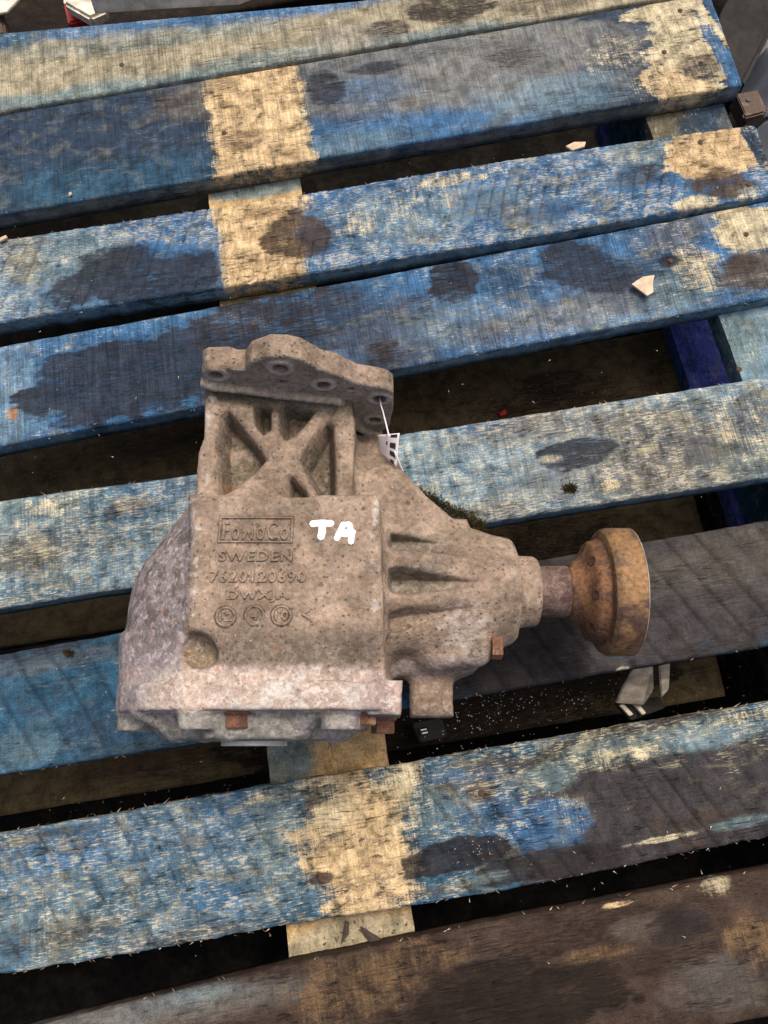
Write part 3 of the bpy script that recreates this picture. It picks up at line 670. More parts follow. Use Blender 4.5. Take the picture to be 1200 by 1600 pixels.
# bracket behind the block
pts = [(-122, 238), (-119.5, 196), (-123, 185), (-121, 140), (-21, 140), (-20, 214), (-24, 238)]
sl, d, X, Y, Z = prism_z(pts, 20, 160, 6)
top = 149-(X+120)*.21; d = smax(d, Z-top, 4); add(sl, d, 2, 6)
def P3(lst, z): return [U(a, b, z) for a, b in lst]
def pocket(lst, z, depth, k=5, r=2):
    sl, d, X, Y, Z = prism_z(P3(lst, z), z-depth, z+40, r); 
    # drafted walls
    d = d+np.clip((z-Z)*.22, 0, 6); cut(sl, d, k)
pocket([(345, 652), (356, 641), (374, 660), (400, 690), (419, 716), (400, 737), (372, 760), (345, 778), (342, 700)], 142, 24)
pocket([(398, 645), (402, 632), (424, 634), (424, 672), (412, 682), (400, 668)], 137, 19, 4, 1)
pocket([(439, 638), (450, 631), (496, 637), (480, 660), (462, 682), (448, 690), (439, 682)], 133, 22, 4, 1)
pocket([(508, 652), (523, 664), (526, 775), (500, 785), (484, 752), (468, 722), (486, 690)], 131, 30)
pocket([(447, 746), (456, 741), (480, 766), (486, 790), (450, 790)], 136, 20, 4, 1)
sl, d, X, Y, Z = prism_z(P3([(342, 612), (520, 632), (508, 648), (470, 640), (380, 632), (350, 640)], 139), 100, 175, 1); cut(sl, np.maximum(d, 147-(X+120)*.21-Z), 6)
# mounting flange: upright plate with its holes
FY = 232.
fo = [(-119, 148), (-121, 160), (-118, 172), (-114, 176), (-100, 177), (-95, 173.5), (-90, 173.5), (-84, 184), (-72, 192), (-60, 192), (-52, 188), (-42, 174.5), (-30, 166), (-18, 154), (-4, 149), (3, 145), (6.5, 139), (6.5, 110), (4, 82), (-2, 70), (-14, 64), (-30, 34), (-60, 18), (-100, 24), (-117, 60)]
sl, d, X, Y, Z = prism_y(fo, FY, FY+16, 1.6); add(sl, d, 3, 2.5)
HOLES = [(337.5, 584, 8.6, 4.6), (438, 573.5, 9.3, 5.4), (505, 600, 8.6, 4.8), (593, 622, 8.8, 5.2), (585, 654.5, 8.6, 4.8)]
for px, py, ro, ri in HOLES:
    hx, hz = V(px, py, FY)
    sl, X, Y, Z = blk(hx-ro, hx+ro, FY-3, FY+16, hz-ro, hz+ro, 6); rr = np.sqrt((X-hx)**2+(Z-hz)**2)
    boss = np.maximum(rr-ro, np.abs(Y-FY-1)-2.4); add(sl, boss, 3, 1.2)
    cut(sl, np.maximum(rr-ri, np.abs(Y-FY-3)-9), .8)
for px, py, ri in ((442, 597, 2.6), (549, 609, 2.2)):
    hx, hz = V(px, py, FY); sl, X, Y, Z = blk(hx-5, hx+5, FY-3, FY+16, hz-5, hz+5, 6); cut(sl, np.maximum(np.sqrt((X-hx)**2+(Z-hz)**2)-ri, np.abs(Y-FY-3)-7), .8)
lip = [V(a, b, FY-3) for a, b in ((319, 600), (335, 604), (363, 607), (430, 616), (480, 622), (528, 627), (535, 636), (541, 651), (557, 667), (575, 677), (592, 681))]
for (a, b), (c, e) in zip(lip[:-1], lip[1:]):
    sl, d = capsule((a, FY-3, b), (c, FY-3, e), 2.8); add(sl, d, 3, 1.5)
    sl, d = capsule((a, FY, b-3), (c, FY, e-3), 3.2); add(sl, d, 3, 2)
# joint flange
fp = [(-150, 144), (-134, 153), (-116, 160), (-26, 160.5), (-10, 159), (4, 150), (10, 138), (12, 60), (-8, 22), (-60, 2), (-120, 2), (-168, 26), (-180, 60), (-179, 82), (-175, 104), (-165, 127)]
sl, d, X, Y, Z = prism_y(fp, 20.5, 37, 2.2); add(sl, d, 4, 3)
sl, d, X, Y, Z = prism_z([(-10, 18), (10, 18), (11, 38), (-10, 38)], 90, 150, 2); add(sl, d, 4, 3)
for x, z, r in ((-170, 62, 12), (-160, 108, 11), (-26, 140, 12), (-112, 147, 11)):
    sl, d = capsule((x, 12, z), (x, 28, z), r, r); add(sl, np.maximum(d, 9.5-blk(x-r, x+r, 12-r, 28+r, z-r, z+r, 12)[2]), 4, 4)
# end cover with radial ribs
sl, d, X, Y, Z = revolve('y', (-85, 82), [(3.5, 30), (4.5, 62), (8, 66), (22, 76), (24, 76)])
d = smax(d, Z-143, 6); add(sl, d, 5, 4)
for dg in range(20, 400, 40):
    a = R(dg); sl, d = capsule((-85+56*math.cos(a), 7, 82+56*math.sin(a)), (-85+84*math.cos(a), 20, 82+min(84*math.sin(a), 64)), 3.5, 4); add(sl, d, 5, 5)
for dg in (0, 40, 80, 120, 160, 200):
    a = R(dg+2); sl, d = ellipsoid((-85+70*math.cos(a), 6, 82+70*math.sin(a)), (11, 9, 11)); cut(sl, d, 5)
# lug
lx0, ly0 = U(641, 1121, 72); lx1, ly1 = U(706, 1050, 72)
sl, d, X, Y, Z = prism_z([(lx0, ly0), (lx1, ly0), (lx1, ly1+10), (lx0, ly1+10)], 56, 86, 7); add(sl, d, 6, 8)
# dimple and slot behind the tag
dx, dy = U(312, 1018, 152); sl, d = ellipsoid((dx, dy, 157), (12.5, 10, 12), rot=R(-35)); cut(sl, d, 4)
hx, hy = U(586, 692, 95); sl, d = ellipsoid((hx+1, hy, 96), (6, 9, 14)); cut(sl, d, 2)
# casting unevenness
def lowres_noise(scale, o, seed):
    xs = np.arange(GX0, GX1+6, 4.); ys = np.arange(GY0, GY1+6, 4.); zs = np.arange(GZ0, GZ1+6, 4.)
    A, B, Cc = np.meshgrid(xs, ys, zs, indexing='ij'); n = fbm(A/scale+seed, B/scale, Cc/scale, o).astype(np.float32)
    def up(n, g, g0, ax):
        t = (g-g0)/4.; i = t.astype(int); f = (t-i).astype(np.float32); sh = [1, 1, 1]; sh[ax] = -1; f = f.reshape(sh)
        return np.take(n, i, ax)*(1-f)+np.take(n, i+1, ax)*f
    return up(up(up(n, gx, GX0, 0), gy, GY0, 1), gz, GZ0, 2)
D += lowres_noise(13., 2, 3.3)*.6

def surface_nets():
    I = D < 0
    nx, ny, nz = D.shape
    s = I[:-1, :-1, :-1].astype(np.int8)
    cnt = sum(I[a:nx-1+a, b:ny-1+b, c:nz-1+c].astype(np.int8) for a in (0, 1) for b in (0, 1) for c in (0, 1))
    act = np.argwhere((cnt > 0) & (cnt < 8)); vid = np.full((nx-1, ny-1, nz-1), -1, np.int32)
    vid[act[:, 0], act[:, 1], act[:, 2]] = np.arange(len(act))
    acc = np.zeros((len(act), 3)); num = np.zeros(len(act))
    val = {}
    for a in (0, 1):
        for b in (0, 1):
            for c in (0, 1): val[a, b, c] = D[act[:, 0]+a, act[:, 1]+b, act[:, 2]+c].astype(float)
    grad = np.zeros((len(act), 3))
    for p in val:
        for ax in range(3):
            if p[ax] == 1: continue
            q = list(p); q[ax] = 1; q = tuple(q); u, v = val[p], val[q]; grad[:, ax] += (v-u)/4
            m = (u < 0) != (v < 0); t = np.where(m, u/np.where(m, u-v, 1), 0)
            pos = np.array(p, float)[None, :].repeat(len(act), 0); pos[:, ax] = t
            acc += pos*m[:, None]; num += m
    loc = acc/num[:, None]+act
    quads = []
    for ax in range(3):
        o1, o2 = [(1, 2), (2, 0), (0, 1)][ax]
        a = [slice(None)]*3; b = [slice(None)]*3; a[ax] = slice(0, -1); b[ax] = slice(1, None)
        ch = I[tuple(a)] != I[tuple(b)]; e = np.argwhere(ch)
        lim = np.array([nx-1, ny-1, nz-1]); ok = (e[:, o1] > 0) & (e[:, o2] > 0) & (e[:, o1] < lim[o1]) & (e[:, o2] < lim[o2]); e = e[ok]
        ins = I[e[:, 0], e[:, 1], e[:, 2]]
        def g(d1, d2):
            c = e.copy(); c[:, o1] += d1; c[:, o2] += d2; return vid[c[:, 0], c[:, 1], c[:, 2]]
        q = np.stack([g(-1, -1), g(0, -1), g(0, 0), g(-1, 0)], 1)
        q[~ins] = q[~ins][:, ::-1]; quads.append(q)
    quads = np.concatenate(quads)
    P = np.stack([GX0+loc[:, 0]*GH, GY0+loc[:, 1]*GH, GZ0+loc[:, 2]*GH], 1)
    own = OWN[act[:, 0], act[:, 1], act[:, 2]]
    return P, grad/np.maximum(np.linalg.norm(grad, axis=1, keepdims=True), 1e-6), own, quads
GP, GN, GO, GQ = surface_nets()
# smooth the normals a little over the mesh
for _ in range(2):
    a = np.zeros_like(GN); c = np.zeros(len(GN))
    for i in range(4):
        for j in (1, 3):
            np.add.at(a, GQ[:, i], GN[GQ[:, (i+j) % 4]]); 
        np.add.at(c, GQ[:, i], 2)
    GN = GN*.5+.5*a/np.maximum(c, 1)[:, None]; GN /= np.maximum(np.linalg.norm(GN, axis=1, keepdims=True), 1e-6)

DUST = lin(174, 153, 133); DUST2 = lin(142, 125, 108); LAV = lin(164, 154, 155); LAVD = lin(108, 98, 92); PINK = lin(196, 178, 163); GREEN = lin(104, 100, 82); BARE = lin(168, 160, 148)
GREYM = lin(150, 150, 142); LIPC = lin(172, 160, 144); WHT = lin(206, 198, 188); ORG = lin(190, 120, 80); DARKG = lin(116, 104, 90)
def cast_colour(P, N, own):
    x, y, z = P[:, 0], P[:, 1], P[:, 2]
    n1 = fbm(x/16, y/16, z/16, 5); n2 = fbm(x/5+9, y/5, z/5, 4); n3 = fbm(x/38+3, y/38, z/38, 3)
    col = DUST+(DUST2-DUST)*sstep(-.35, .35, n1+.4*n2)[:, None]
    pit = np.full(len(x), .75); corr = np.full(len(x), .15); smooth = np.zeros(len(x))
    def lay(m, c, p=None, k=None, s=None):
        nonlocal col, pit, corr, smooth
        m = np.clip(m, 0, 1); col = col*(1-m[:, None])+c*m[:, None]
        if p is not None: pit = pit*(1-m)+p*m
        if k is not None: corr = corr*(1-m)+k*m
        if s is not None: smooth = smooth*(1-m)+s*m
    # flank of the drum: lavender-grey, the cool skylight put into the colour
    fl = sstep(-116, -124, x+n1*5)*sstep(158, 140, y+n2*6)
    lay(fl, LAV, .1, .7); lay(fl*sstep(-.12, .18, n2+.5*n1)*sstep(50, 75, y)*.75, LAVD, .1, .4)
    lay(sstep(-122, -132, x)*sstep(150, 170, y)*.7, LAV, .3, .4)
    # front of the block towards the joint
    st = sstep(72, 62, y+n1*5)*sstep(-108, -96, x)*sstep(2, -6, x)
    lay(st*.75, DARKG, .5, .2)  # sloping waist painted darker, its shade put into the colour
    fr = sstep(49, 40, y+n2*4)*sstep(18, 4, x+n1*6)
    lay(fr, PINK, .15, .9); lay(fr*sstep(.05, .3, n1+.4*n2), WHT, .1, .6); lay(fr*sstep(-130, -150, x)*.8, LAV, .1, .5)
    lay(fr*sstep(-22, -8, x)*sstep(60, 30, y)*.8, lin(178, 158, 152), .1, .7)
    # cover
    cv = ((own == 5) | ((own == 4) & (y < 19))).astype(float)
    lay(cv*.9, GREYM, .3, .3); lay(cv*sstep(0, .3, n1)*.7, LAV, .1, .5); lay(cv*sstep(.1, .35, n2)*.5, GREEN, .5, .2)
    # mounting flange back face and hole rings: machined grey, lightened to offset their shade
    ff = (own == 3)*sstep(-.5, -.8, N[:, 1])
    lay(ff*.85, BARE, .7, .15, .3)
    for px, py, ro, ri in HOLES:
        hx, hz = V(px, py, FY); r = np.sqrt((x-hx)**2+(z-hz)**2)
        lay((own == 3)*sstep(ro+.6, ro-.4, r)*(y > FY-6)*.85*(y < FY+18)*(N[:, 2] < .6), lin(196, 188, 180), .1, .1, .7)
    li = (own == 3)*(y < FY-1)*sstep(.2, .6, N[:, 2]); lay(li*.9, LIPC, .2, .1, .1)
    # grime settled in the pockets of the bracket
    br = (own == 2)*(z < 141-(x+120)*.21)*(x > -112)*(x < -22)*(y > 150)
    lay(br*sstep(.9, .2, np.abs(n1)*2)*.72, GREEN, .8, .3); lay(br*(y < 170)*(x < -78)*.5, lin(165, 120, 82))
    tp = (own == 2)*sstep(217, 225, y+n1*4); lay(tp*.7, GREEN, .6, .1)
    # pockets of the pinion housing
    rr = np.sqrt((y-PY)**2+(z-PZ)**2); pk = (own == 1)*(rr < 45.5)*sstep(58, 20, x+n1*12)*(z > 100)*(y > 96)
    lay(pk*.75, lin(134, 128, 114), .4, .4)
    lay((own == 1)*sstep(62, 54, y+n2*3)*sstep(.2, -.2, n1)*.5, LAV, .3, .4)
    d = np.sqrt((x-52)**2+(y-76)**2+(z-112)**2); lay(sstep(22, 8, d+n2*22)*.42, WHT, .4, .8)
    lay((own == 6)*.4, lin(150, 128, 108), .3, .6)
    # dimple
    d = np.sqrt((x-dx)**2+(y-dy)**2); lay(sstep(13, 8, d+n2*3)*.7, lin(120, 110, 92), .4, .5)
    lay(sstep(-9, -4, -y+dy-4)*sstep(15, 9, d)*sstep(0, .3, n2)*.35, lin(180, 145, 100), .2, .6)
    # scattered bare scuffs on the block corners
    e = (own == 0)*sstep(6, 0, np.abs(x+5))*sstep(.12, .32, n2)*(z > 150)*sstep(60, 66, y)
    lay(e*.8, WHT, .1, .4)
    e = sstep(5, 0, np.abs(x+116))*sstep(.18, .36, n2)*(z > 140)*(y > 60); lay(e*.8, WHT, .1, .4)
    col = col*(1+.10*n3+.10*n2)[:, None]
    return np.clip(col*GBR, .01, .9), np.stack([pit, corr, smooth], 1)
GBR = .64
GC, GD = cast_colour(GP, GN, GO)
gear = empty('transfer_gearbox', (-60, 110, 0))
tag(gear, 'dusty cast aluminium transfer gearbox with rusty output flange lying on the blue pallet', 'gearbox')
fo_ = GO[GQ]; fown = np.where(fo_[:, 0] == fo_[:, 2], fo_[:, 0], np.where(fo_[:, 1] == fo_[:, 3], fo_[:, 1], fo_[:, 0]))
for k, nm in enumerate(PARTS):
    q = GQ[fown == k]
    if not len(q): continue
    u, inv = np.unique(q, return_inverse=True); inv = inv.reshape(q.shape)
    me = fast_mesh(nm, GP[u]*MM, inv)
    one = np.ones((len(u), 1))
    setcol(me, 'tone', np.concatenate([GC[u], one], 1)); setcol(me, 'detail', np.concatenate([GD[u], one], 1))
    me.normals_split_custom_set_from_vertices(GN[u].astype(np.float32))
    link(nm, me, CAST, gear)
G3 = D; del OWN

def cast_attr(me, off=(0, 0, 0), shade=1.):
    n = len(me.vertices); a = np.empty(n*3, np.float32); me.vertices.foreach_get('co', a); P = a.reshape(-1, 3)/MM+np.array(off)
    c, d = cast_colour(P, np.tile([0., 0, 1], (n, 1)), np.zeros(n, int)); one = np.ones((n, 1)); c = c*(np.asarray(shade).reshape(-1, 1))
    setcol(me, 'tone', np.concatenate([c, one], 1)); setcol(me, 'detail', np.concatenate([d, one], 1))
# ---- raised casting marks follow the real height of the top face
_k = D.shape[2]-1-np.argmax((D < 0)[:, :, ::-1], axis=2); _k = np.minimum(_k, D.shape[2]-2)
_a = np.take_along_axis(D, _k[..., None], 2)[..., 0]; _b = np.take_along_axis(D, _k[..., None]+1, 2)[..., 0]
HMAP = GZ0+(_k+np.clip(_a/np.minimum(_a-_b, -1e-3), 0, 1))*GH
def hz_at(x, y):
    fx = np.clip((np.asarray(x)-GX0)/GH, 0, HMAP.shape[0]-2); fy = np.clip((np.asarray(y)-GY0)/GH, 0, HMAP.shape[1]-2)
    i = fx.astype(int); j = fy.astype(int); u = fx-i; v = fy-j
    return HMAP[i, j]*(1-u)*(1-v)+HMAP[i+1, j]*u*(1-v)+HMAP[i, j+1]*(1-u)*v+HMAP[i+1, j+1]*u*v
def lettering(txt, x0, x1, yb, yt, z=160.6, h=1.0, rel=1.3, gap=1.16, sk=.052, name='cast_lettering', mat=None, squeeze=None):
    """text filling the photograph rectangle x0..x1, yt..yb on the top face"""
    def glyphs(off, ext_, bev):
        off = off*(.3 if gap > 1.2 else 1)
        cu = bpy.data.curves.new('letters', 'FONT'); cu.body = txt; cu.size = 1; cu.extrude = ext_; cu.bevel_depth = bev; cu.bevel_resolution = 0; cu.offset = off; cu.space_character = gap
        ob = bpy.data.objects.new('letters', cu); C.objects.link(ob); bpy.context.view_layer.update()
        m_ = bpy.data.meshes.new_from_object(ob.evaluated_get(bpy.context.evaluated_depsgraph_get()))
        bpy.data.objects.remove(ob); bpy.data.curves.remove(cu); return m_
    ma, mb = glyphs(.014, .03, .014), glyphs(sk, .01, 0)  # second glyph copy: dark grime outline, adding the relief shade light leaves out
    bm = bmesh.new(); bm.from_mesh(ma); na = len(bm.verts); bm.from_mesh(mb); me = bpy.data.meshes.new(name); bm.to_mesh(me); bm.free()
    n = len(me.vertices); a = np.empty(n*3, np.float32); me.vertices.foreach_get('co', a); P = a.reshape(-1, 3)
    lo, hi = P[:na].min(0), P[:na].max(0); A = U(x0, yb, z+h); B = U(x1, yt, z+h); skirt = np.arange(n) >= na
    Q = np.empty_like(P); Q[:, 0] = A[0]+(P[:, 0]-lo[0])/(hi[0]-lo[0])*(B[0]-A[0]); Q[:, 1] = A[1]+(P[:, 1]-lo[1])/(hi[1]-lo[1])*(B[1]-A[1])
    top_ = np.clip((P[:, 2]-lo[2])/(hi[2]-lo[2]), 0, 1)
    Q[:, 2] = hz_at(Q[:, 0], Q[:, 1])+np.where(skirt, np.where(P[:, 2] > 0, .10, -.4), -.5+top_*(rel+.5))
    wob = fbm(Q[:, 0]/3, Q[:, 1]/3, None, 2); Q[:, 0] += wob*.05; Q[:, 1] += fbm(Q[:, 0]/3+7, Q[:, 1]/3, None, 2)*.05
    ctr = Q.mean(0); me.vertices.foreach_set('co', (Q*MM).astype(np.float32).ravel()); me.name = name; me.update()
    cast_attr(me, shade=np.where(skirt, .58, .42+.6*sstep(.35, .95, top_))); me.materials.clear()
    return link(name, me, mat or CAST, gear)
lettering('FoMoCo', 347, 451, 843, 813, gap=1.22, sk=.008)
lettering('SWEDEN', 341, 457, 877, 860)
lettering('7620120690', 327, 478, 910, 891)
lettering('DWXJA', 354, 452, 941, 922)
def frame(px0, px1, py0, py1, name, wd=1.0, z=160.3):
    (ax, ay), (bx, by) = U(px0, py1, z), U(px1, py0, z); bm = bmesh.new(); sh = []
    def bar(x0, x1, y0, y1, top, shade):
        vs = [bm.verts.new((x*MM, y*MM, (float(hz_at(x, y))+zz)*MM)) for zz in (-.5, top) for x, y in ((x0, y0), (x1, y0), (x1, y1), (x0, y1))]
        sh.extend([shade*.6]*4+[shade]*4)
        for f in ((4, 5, 6, 7), (0, 1, 5, 4), (1, 2, 6, 5), (2, 3, 7, 6), (3, 0, 4, 7)): bm.faces.new([vs[i] for i in f])
    def side(x0, x1, y0, y1, t, s_, horiz):
        n = 24
        for i in range(n):
            a, b = i/n, (i+1)/n
            if horiz: bar(x0+(x1-x0)*a, x0+(x1-x0)*b, y0, y1, t, s_)
            else: bar(x0, x1, y0+(y1-y0)*a, y0+(y1-y0)*b, t, s_)
    g = .75
    for e, t, s_ in ((g, .11, .56), (0, .95, 1.0)):  # wider dark base bar paints the outline that even light leaves out
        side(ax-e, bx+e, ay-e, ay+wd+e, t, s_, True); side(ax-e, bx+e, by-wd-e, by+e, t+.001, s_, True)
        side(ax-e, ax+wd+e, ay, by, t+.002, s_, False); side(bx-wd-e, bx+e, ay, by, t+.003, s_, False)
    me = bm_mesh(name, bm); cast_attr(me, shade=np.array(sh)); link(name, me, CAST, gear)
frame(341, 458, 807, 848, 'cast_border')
def disc_badge(px, py, r, txt):
    x, y = U(px, py, 160.2); bm = bmesh.new(); N = 28
    rings = []
    h0 = float(hz_at(x, y))
    for rr, z in ((r+1.1, h0-.6), (r+1., h0+.12), (r+.2, h0+.12), (r, h0+.6), (r-.3, h0+.85), (r-1.0, h0+.85), (r-1.2, h0+.2), (r-1.9, h0+.06), (0.01, h0+.04)):
        rings.append([bm.verts.new(((x+rr*math.cos(a*2*math.pi/N))*MM, (y+rr*math.sin(a*2*math.pi/N))*MM, z*MM)) for a in range(N)])
    for a, b in zip(rings[:-1], rings[1:]):
        for i in range(N): bm.faces.new((a[i], a[(i+1) % N], b[(i+1) % N], b[i]))
    me = bm_mesh('date_badge', bm, True); cast_attr(me, shade=np.repeat([.6, .6, .55, .8, 1.05, 1., .6, .9, .9], N)); link('date_badge', me, CAST, gear)  # rings beside the rim darkened in the colour so the relief shows
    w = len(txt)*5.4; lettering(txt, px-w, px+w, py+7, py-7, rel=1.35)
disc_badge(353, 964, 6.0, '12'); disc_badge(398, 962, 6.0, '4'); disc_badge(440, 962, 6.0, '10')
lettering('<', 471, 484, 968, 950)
# ---- painted letters: brush strokes lying on the casting
def surf_z(x, y):
    i = int(round((x-GX0)/GH)); j = int(round((y-GY0)/GH)); col = G3[i, j]; k = np.nonzero(col < 0)[0][-1]
    return GZ0+(k+col[k]/(col[k]-col[k+1]))*GH
def letter(name, strokes):
    bm = bmesh.new(); lift = 0
    for pts, wd in strokes:
        lift += .05
        P = [U(a, b, 160.4) for a, b in pts]
        # resample
        Q = []
        for a, b in zip(P[:-1], P[1:]):
            n = max(2, int(math.dist(a, b)/.7))
            Q += [(a[0]+(b[0]-a[0])*i/n, a[1]+(b[1]-a[1])*i/n) for i in range(n)]
        Q.append(P[-1]); rows = []
        for i, (x, y) in enumerate(Q):
            x2, y2 = Q[min(i+1, len(Q)-1)]; x1, y1 = Q[max(i-1, 0)]; L = math.hypot(x2-x1, y2-y1) or 1
            nx_, ny_ = -(y2-y1)/L, (x2-x1)/L; e = min(i, len(Q)-1-i)*.7
            ww = wd*(math.sqrt(max(0., 1-(max(0, wd-e)/wd)**2))*.95+.05)*(1+.10*float(vnoise(np.array([x/1.6]), np.array([y/1.6]))[0]))
            rows.append([bm.verts.new(((x+nx_*ww*t)*MM, (y+ny_*ww*t)*MM, (float(hz_at(x+nx_*ww*t, y+ny_*ww*t))+.12+lift+(1-t*t)*.35)*MM)) for t in (-1, -.8, -.3, .3, .8, 1)])
        for a, b in zip(rows[:-1], rows[1:]):
            for k in range(5): bm.faces.new((a[k], b[k], b[k+1], a[k+1]))
    me = bm_mesh(name, bm, True); return link(name, me, MARK, gear)
letter('painted_letter', [([(483, 818), (500, 816), (522, 817)], 2.1), ([(503, 818), (503, 830), (500, 843)], 2.3)])['label'] = 'white hand-painted letter T'
letter('painted_letter', [([(524, 844), (530, 832), (536, 819), (540, 815)], 1.9), ([(540, 815), (546, 820), (549, 833), (548, 850)], 1.9), ([(532, 834), (543, 833), (556, 829)], 1.9), ([(537, 830), (545, 829)], 1.6)])['label'] = 'white hand-painted letter A'

# ---- turned and bolted parts
def lathe(name, axis, c, prof, mat, seg=64, parent=gear, wob=0):
    bm = bmesh.new(); rows = []
    for t, r in prof:
        row = []
        for i in range(seg):
            a = i*2*math.pi/seg; rr = r*(1+wob*math.sin(a*3+t)); p, q = rr*math.cos(a), rr*math.sin(a)
            row.append(bm.verts.new(Vector((t, c[0]+p, c[1]+q) if axis == 'x' else (c[0]+p, t, c[1]+q))*MM))
        rows.append(row)
    for a, b in zip(rows[:-1], rows[1:]):
        for i in range(seg): bm.faces.new((a[i], a[(i+1) % seg], b[(i+1) % seg], b[i]))
    bm.faces.new(rows[0]); bm.faces.new(rows[-1])
    bmesh.ops.recalc_face_normals(bm, faces=bm.faces)
    me = bm_mesh(name, bm); me.shade_smooth() if hasattr(me, 'shade_smooth') else None
    for p in me.polygons: p.use_smooth = len(p.vertices) == 4
    me.set_sharp_from_angle(angle=R(32))
    return link(name, me, mat, parent)
lathe('bearing_sleeve', 'y', (-86, 88), [(9, 20), (4, 21.4), (3.4, 21.6), (1.0, 21.8), (.5, 21.2), (.5, 17), (3.5, 16.5), (3.5, 1)], STEEL)
lathe('pinion_shaft', 'x', (PY, PZ), [(100, 18.0), (131, 18.2), (133, 17)], RUSTD)
lathe('machined_edge', 'x', (PY, PZ), [(171.9, 44.0), (172.0, 44.9), (172.5, 44.8), (172.7, 44.0)], BRIGHTRIM, 96)
RUSTH = rust_material('hub_rust', (.20, .098, .045), (.10, .055, .034), (.07, .042, .03), 50, .66, .25)
lathe('flange_hub', 'x', (PY, PZ), [(127, 10), (129.2, 18.9), (131, 20.2), (134, 21.4), (137, 23.6), (139.6, 27.5), (141.6, 32), (143.2, 34.6), (145, 35.6), (148.2, 36), (150.2, 37.2), (151.5, 39.2), (152, 40), (152, 20)], RUSTH, 96)
lathe('output_flange', 'x', (PY, PZ), [(151, 36), (150.8, 39.6), (152, 42.6), (154.6, 44.4), (156.4, 44.9), (171.6, 44.9), (173, 43.8), (173, 30), (167, 28), (167, 1)], RUST, 96)
# bolt holes in the flange: boolean-free, sunk cups proud of the cone
for a in range(15, 375, 45):
    er = Vector((0, math.cos(R(a)), math.sin(R(a)))); nn_ = Vector((-.89, 0, 0))+er*.45; tt = er.cross(Vector((1, 0, 0))); uu = nn_.cross(tt)
    c_ = Vector((141.3, PY, PZ))+er*31.4; bm = bmesh.new(); N = 18; rows = []
    for r, h in ((3.4, -.4), (3.3, .3), (2.6, .35), (2.5, -.0), (.02, -.05)):
        rows.append([bm.verts.new((c_+nn_*h+(tt*math.cos(i*2*math.pi/N)+uu*math.sin(i*2*math.pi/N))*r)*MM) for i in range(N)])
    for p, q in zip(rows[:-1], rows[1:]):
        for i in range(N): bm.faces.new((p[i], p[(i+1) % N], q[(i+1) % N], q[i]))
    bmesh.ops.recalc_face_normals(bm, faces=bm.faces)
    link('bolt_hole', bm_mesh('bolt_hole', bm), NAILM, gear)
def hexbolt(axis, x, y, z, r, L, fl=0, rot=0, mat=None):
    """head grows from (x,y,z) along +x or -y"""
    bm = bmesh.new()
    def ring(t, rr, n, ph=0):
        o = []
        for i in range(n):
            a = ph+i*2*math.pi/n; p, q = rr*math.cos(a), rr*math.sin(a)
            o.append(bm.verts.new(Vector((x+t, y+p, z+q) if axis == 'x' else (x+p, y-t, z+q))*MM))
        return o
    def shell(rows):
        for a, b in zip(rows[:-1], rows[1:]):
            n = len(a)
            for i in range(n): bm.faces.new((a[i], a[(i+1) % n], b[(i+1) % n], b[i]))
        bm.faces.new(rows[0]); bm.faces.new(rows[-1])
    s = 0
    if fl: shell([ring(0, fl, 32), ring(1.6, fl, 32), ring(2.4, fl*.9, 32)]); s = 1.8
    shell([ring(s, r, 6, rot), ring(s+L-.8, r, 6, rot), ring(s+L, r*.9, 6, rot)])
    bmesh.ops.recalc_face_normals(bm, faces=bm.faces)
    return link('hex_bolt', bm_mesh('hex_bolt', bm), mat or RUSTB, gear)
bx, by = U(371, 1110, 140); hexbolt('y', bx, 20.7, 141, 7.8, 8.5, 10.2, R(8))
bx, by = U(569, 1108, 135); hexbolt('y', bx, 20.7, 136, 7.8, 6.5, 9, R(20))
bx, by = U(598, 1110, 112); hexbolt('y', bx, 18.2, 112, 7.4, 8.5, 9, R(0))
for x, z in ((-20, 40), (-130, 20)): hexbolt('y', x, 20.5 if x > -150 else 9.8, z, 7.5, 8, 9)
hexbolt('x', 71, 62.5, 108, 7.6, 7.0, 0, R(12), RUSTB)

# ================================================================== TAG
tagt = empty('paper_tag', (5, 215, 100)); tag(tagt, 'small white paper tag with black squares, tied to the flange hole of the gearbox', 'tag')
def tube(name, pts, r, mat, parent, seg=8, closed=False):
    bm = bmesh.new(); rows = []
    P = [Vector(p) for p in pts]
    for i, p in enumerate(P):
        d = (P[min(i+1, len(P)-1)]-P[max(i-1, 0)]).normalized(); u = d.cross(Vector((.2, .3, 1))).normalized(); v = d.cross(u)
        rr = r[i] if isinstance(r, (list, tuple)) else r
        rows.append([bm.verts.new((p+u*rr*math.cos(a*2*math.pi/seg)+v*rr*math.sin(a*2*math.pi/seg))*MM) for a in range(seg)])
    for a, b in zip(rows[:-1], rows[1:]):
        for i in range(seg): bm.faces.new((a[i], a[(i+1) % seg], b[(i+1) % seg], b[i]))
    bm.faces.new(rows[0]); bm.faces.new(rows[-1]); bmesh.ops.recalc_face_normals(bm, faces=bm.faces)
    return link(name, bm_mesh(name, bm, True), mat, parent)
def q3(px, py, z): x, y = U(px, py, z); return (x, y, z)
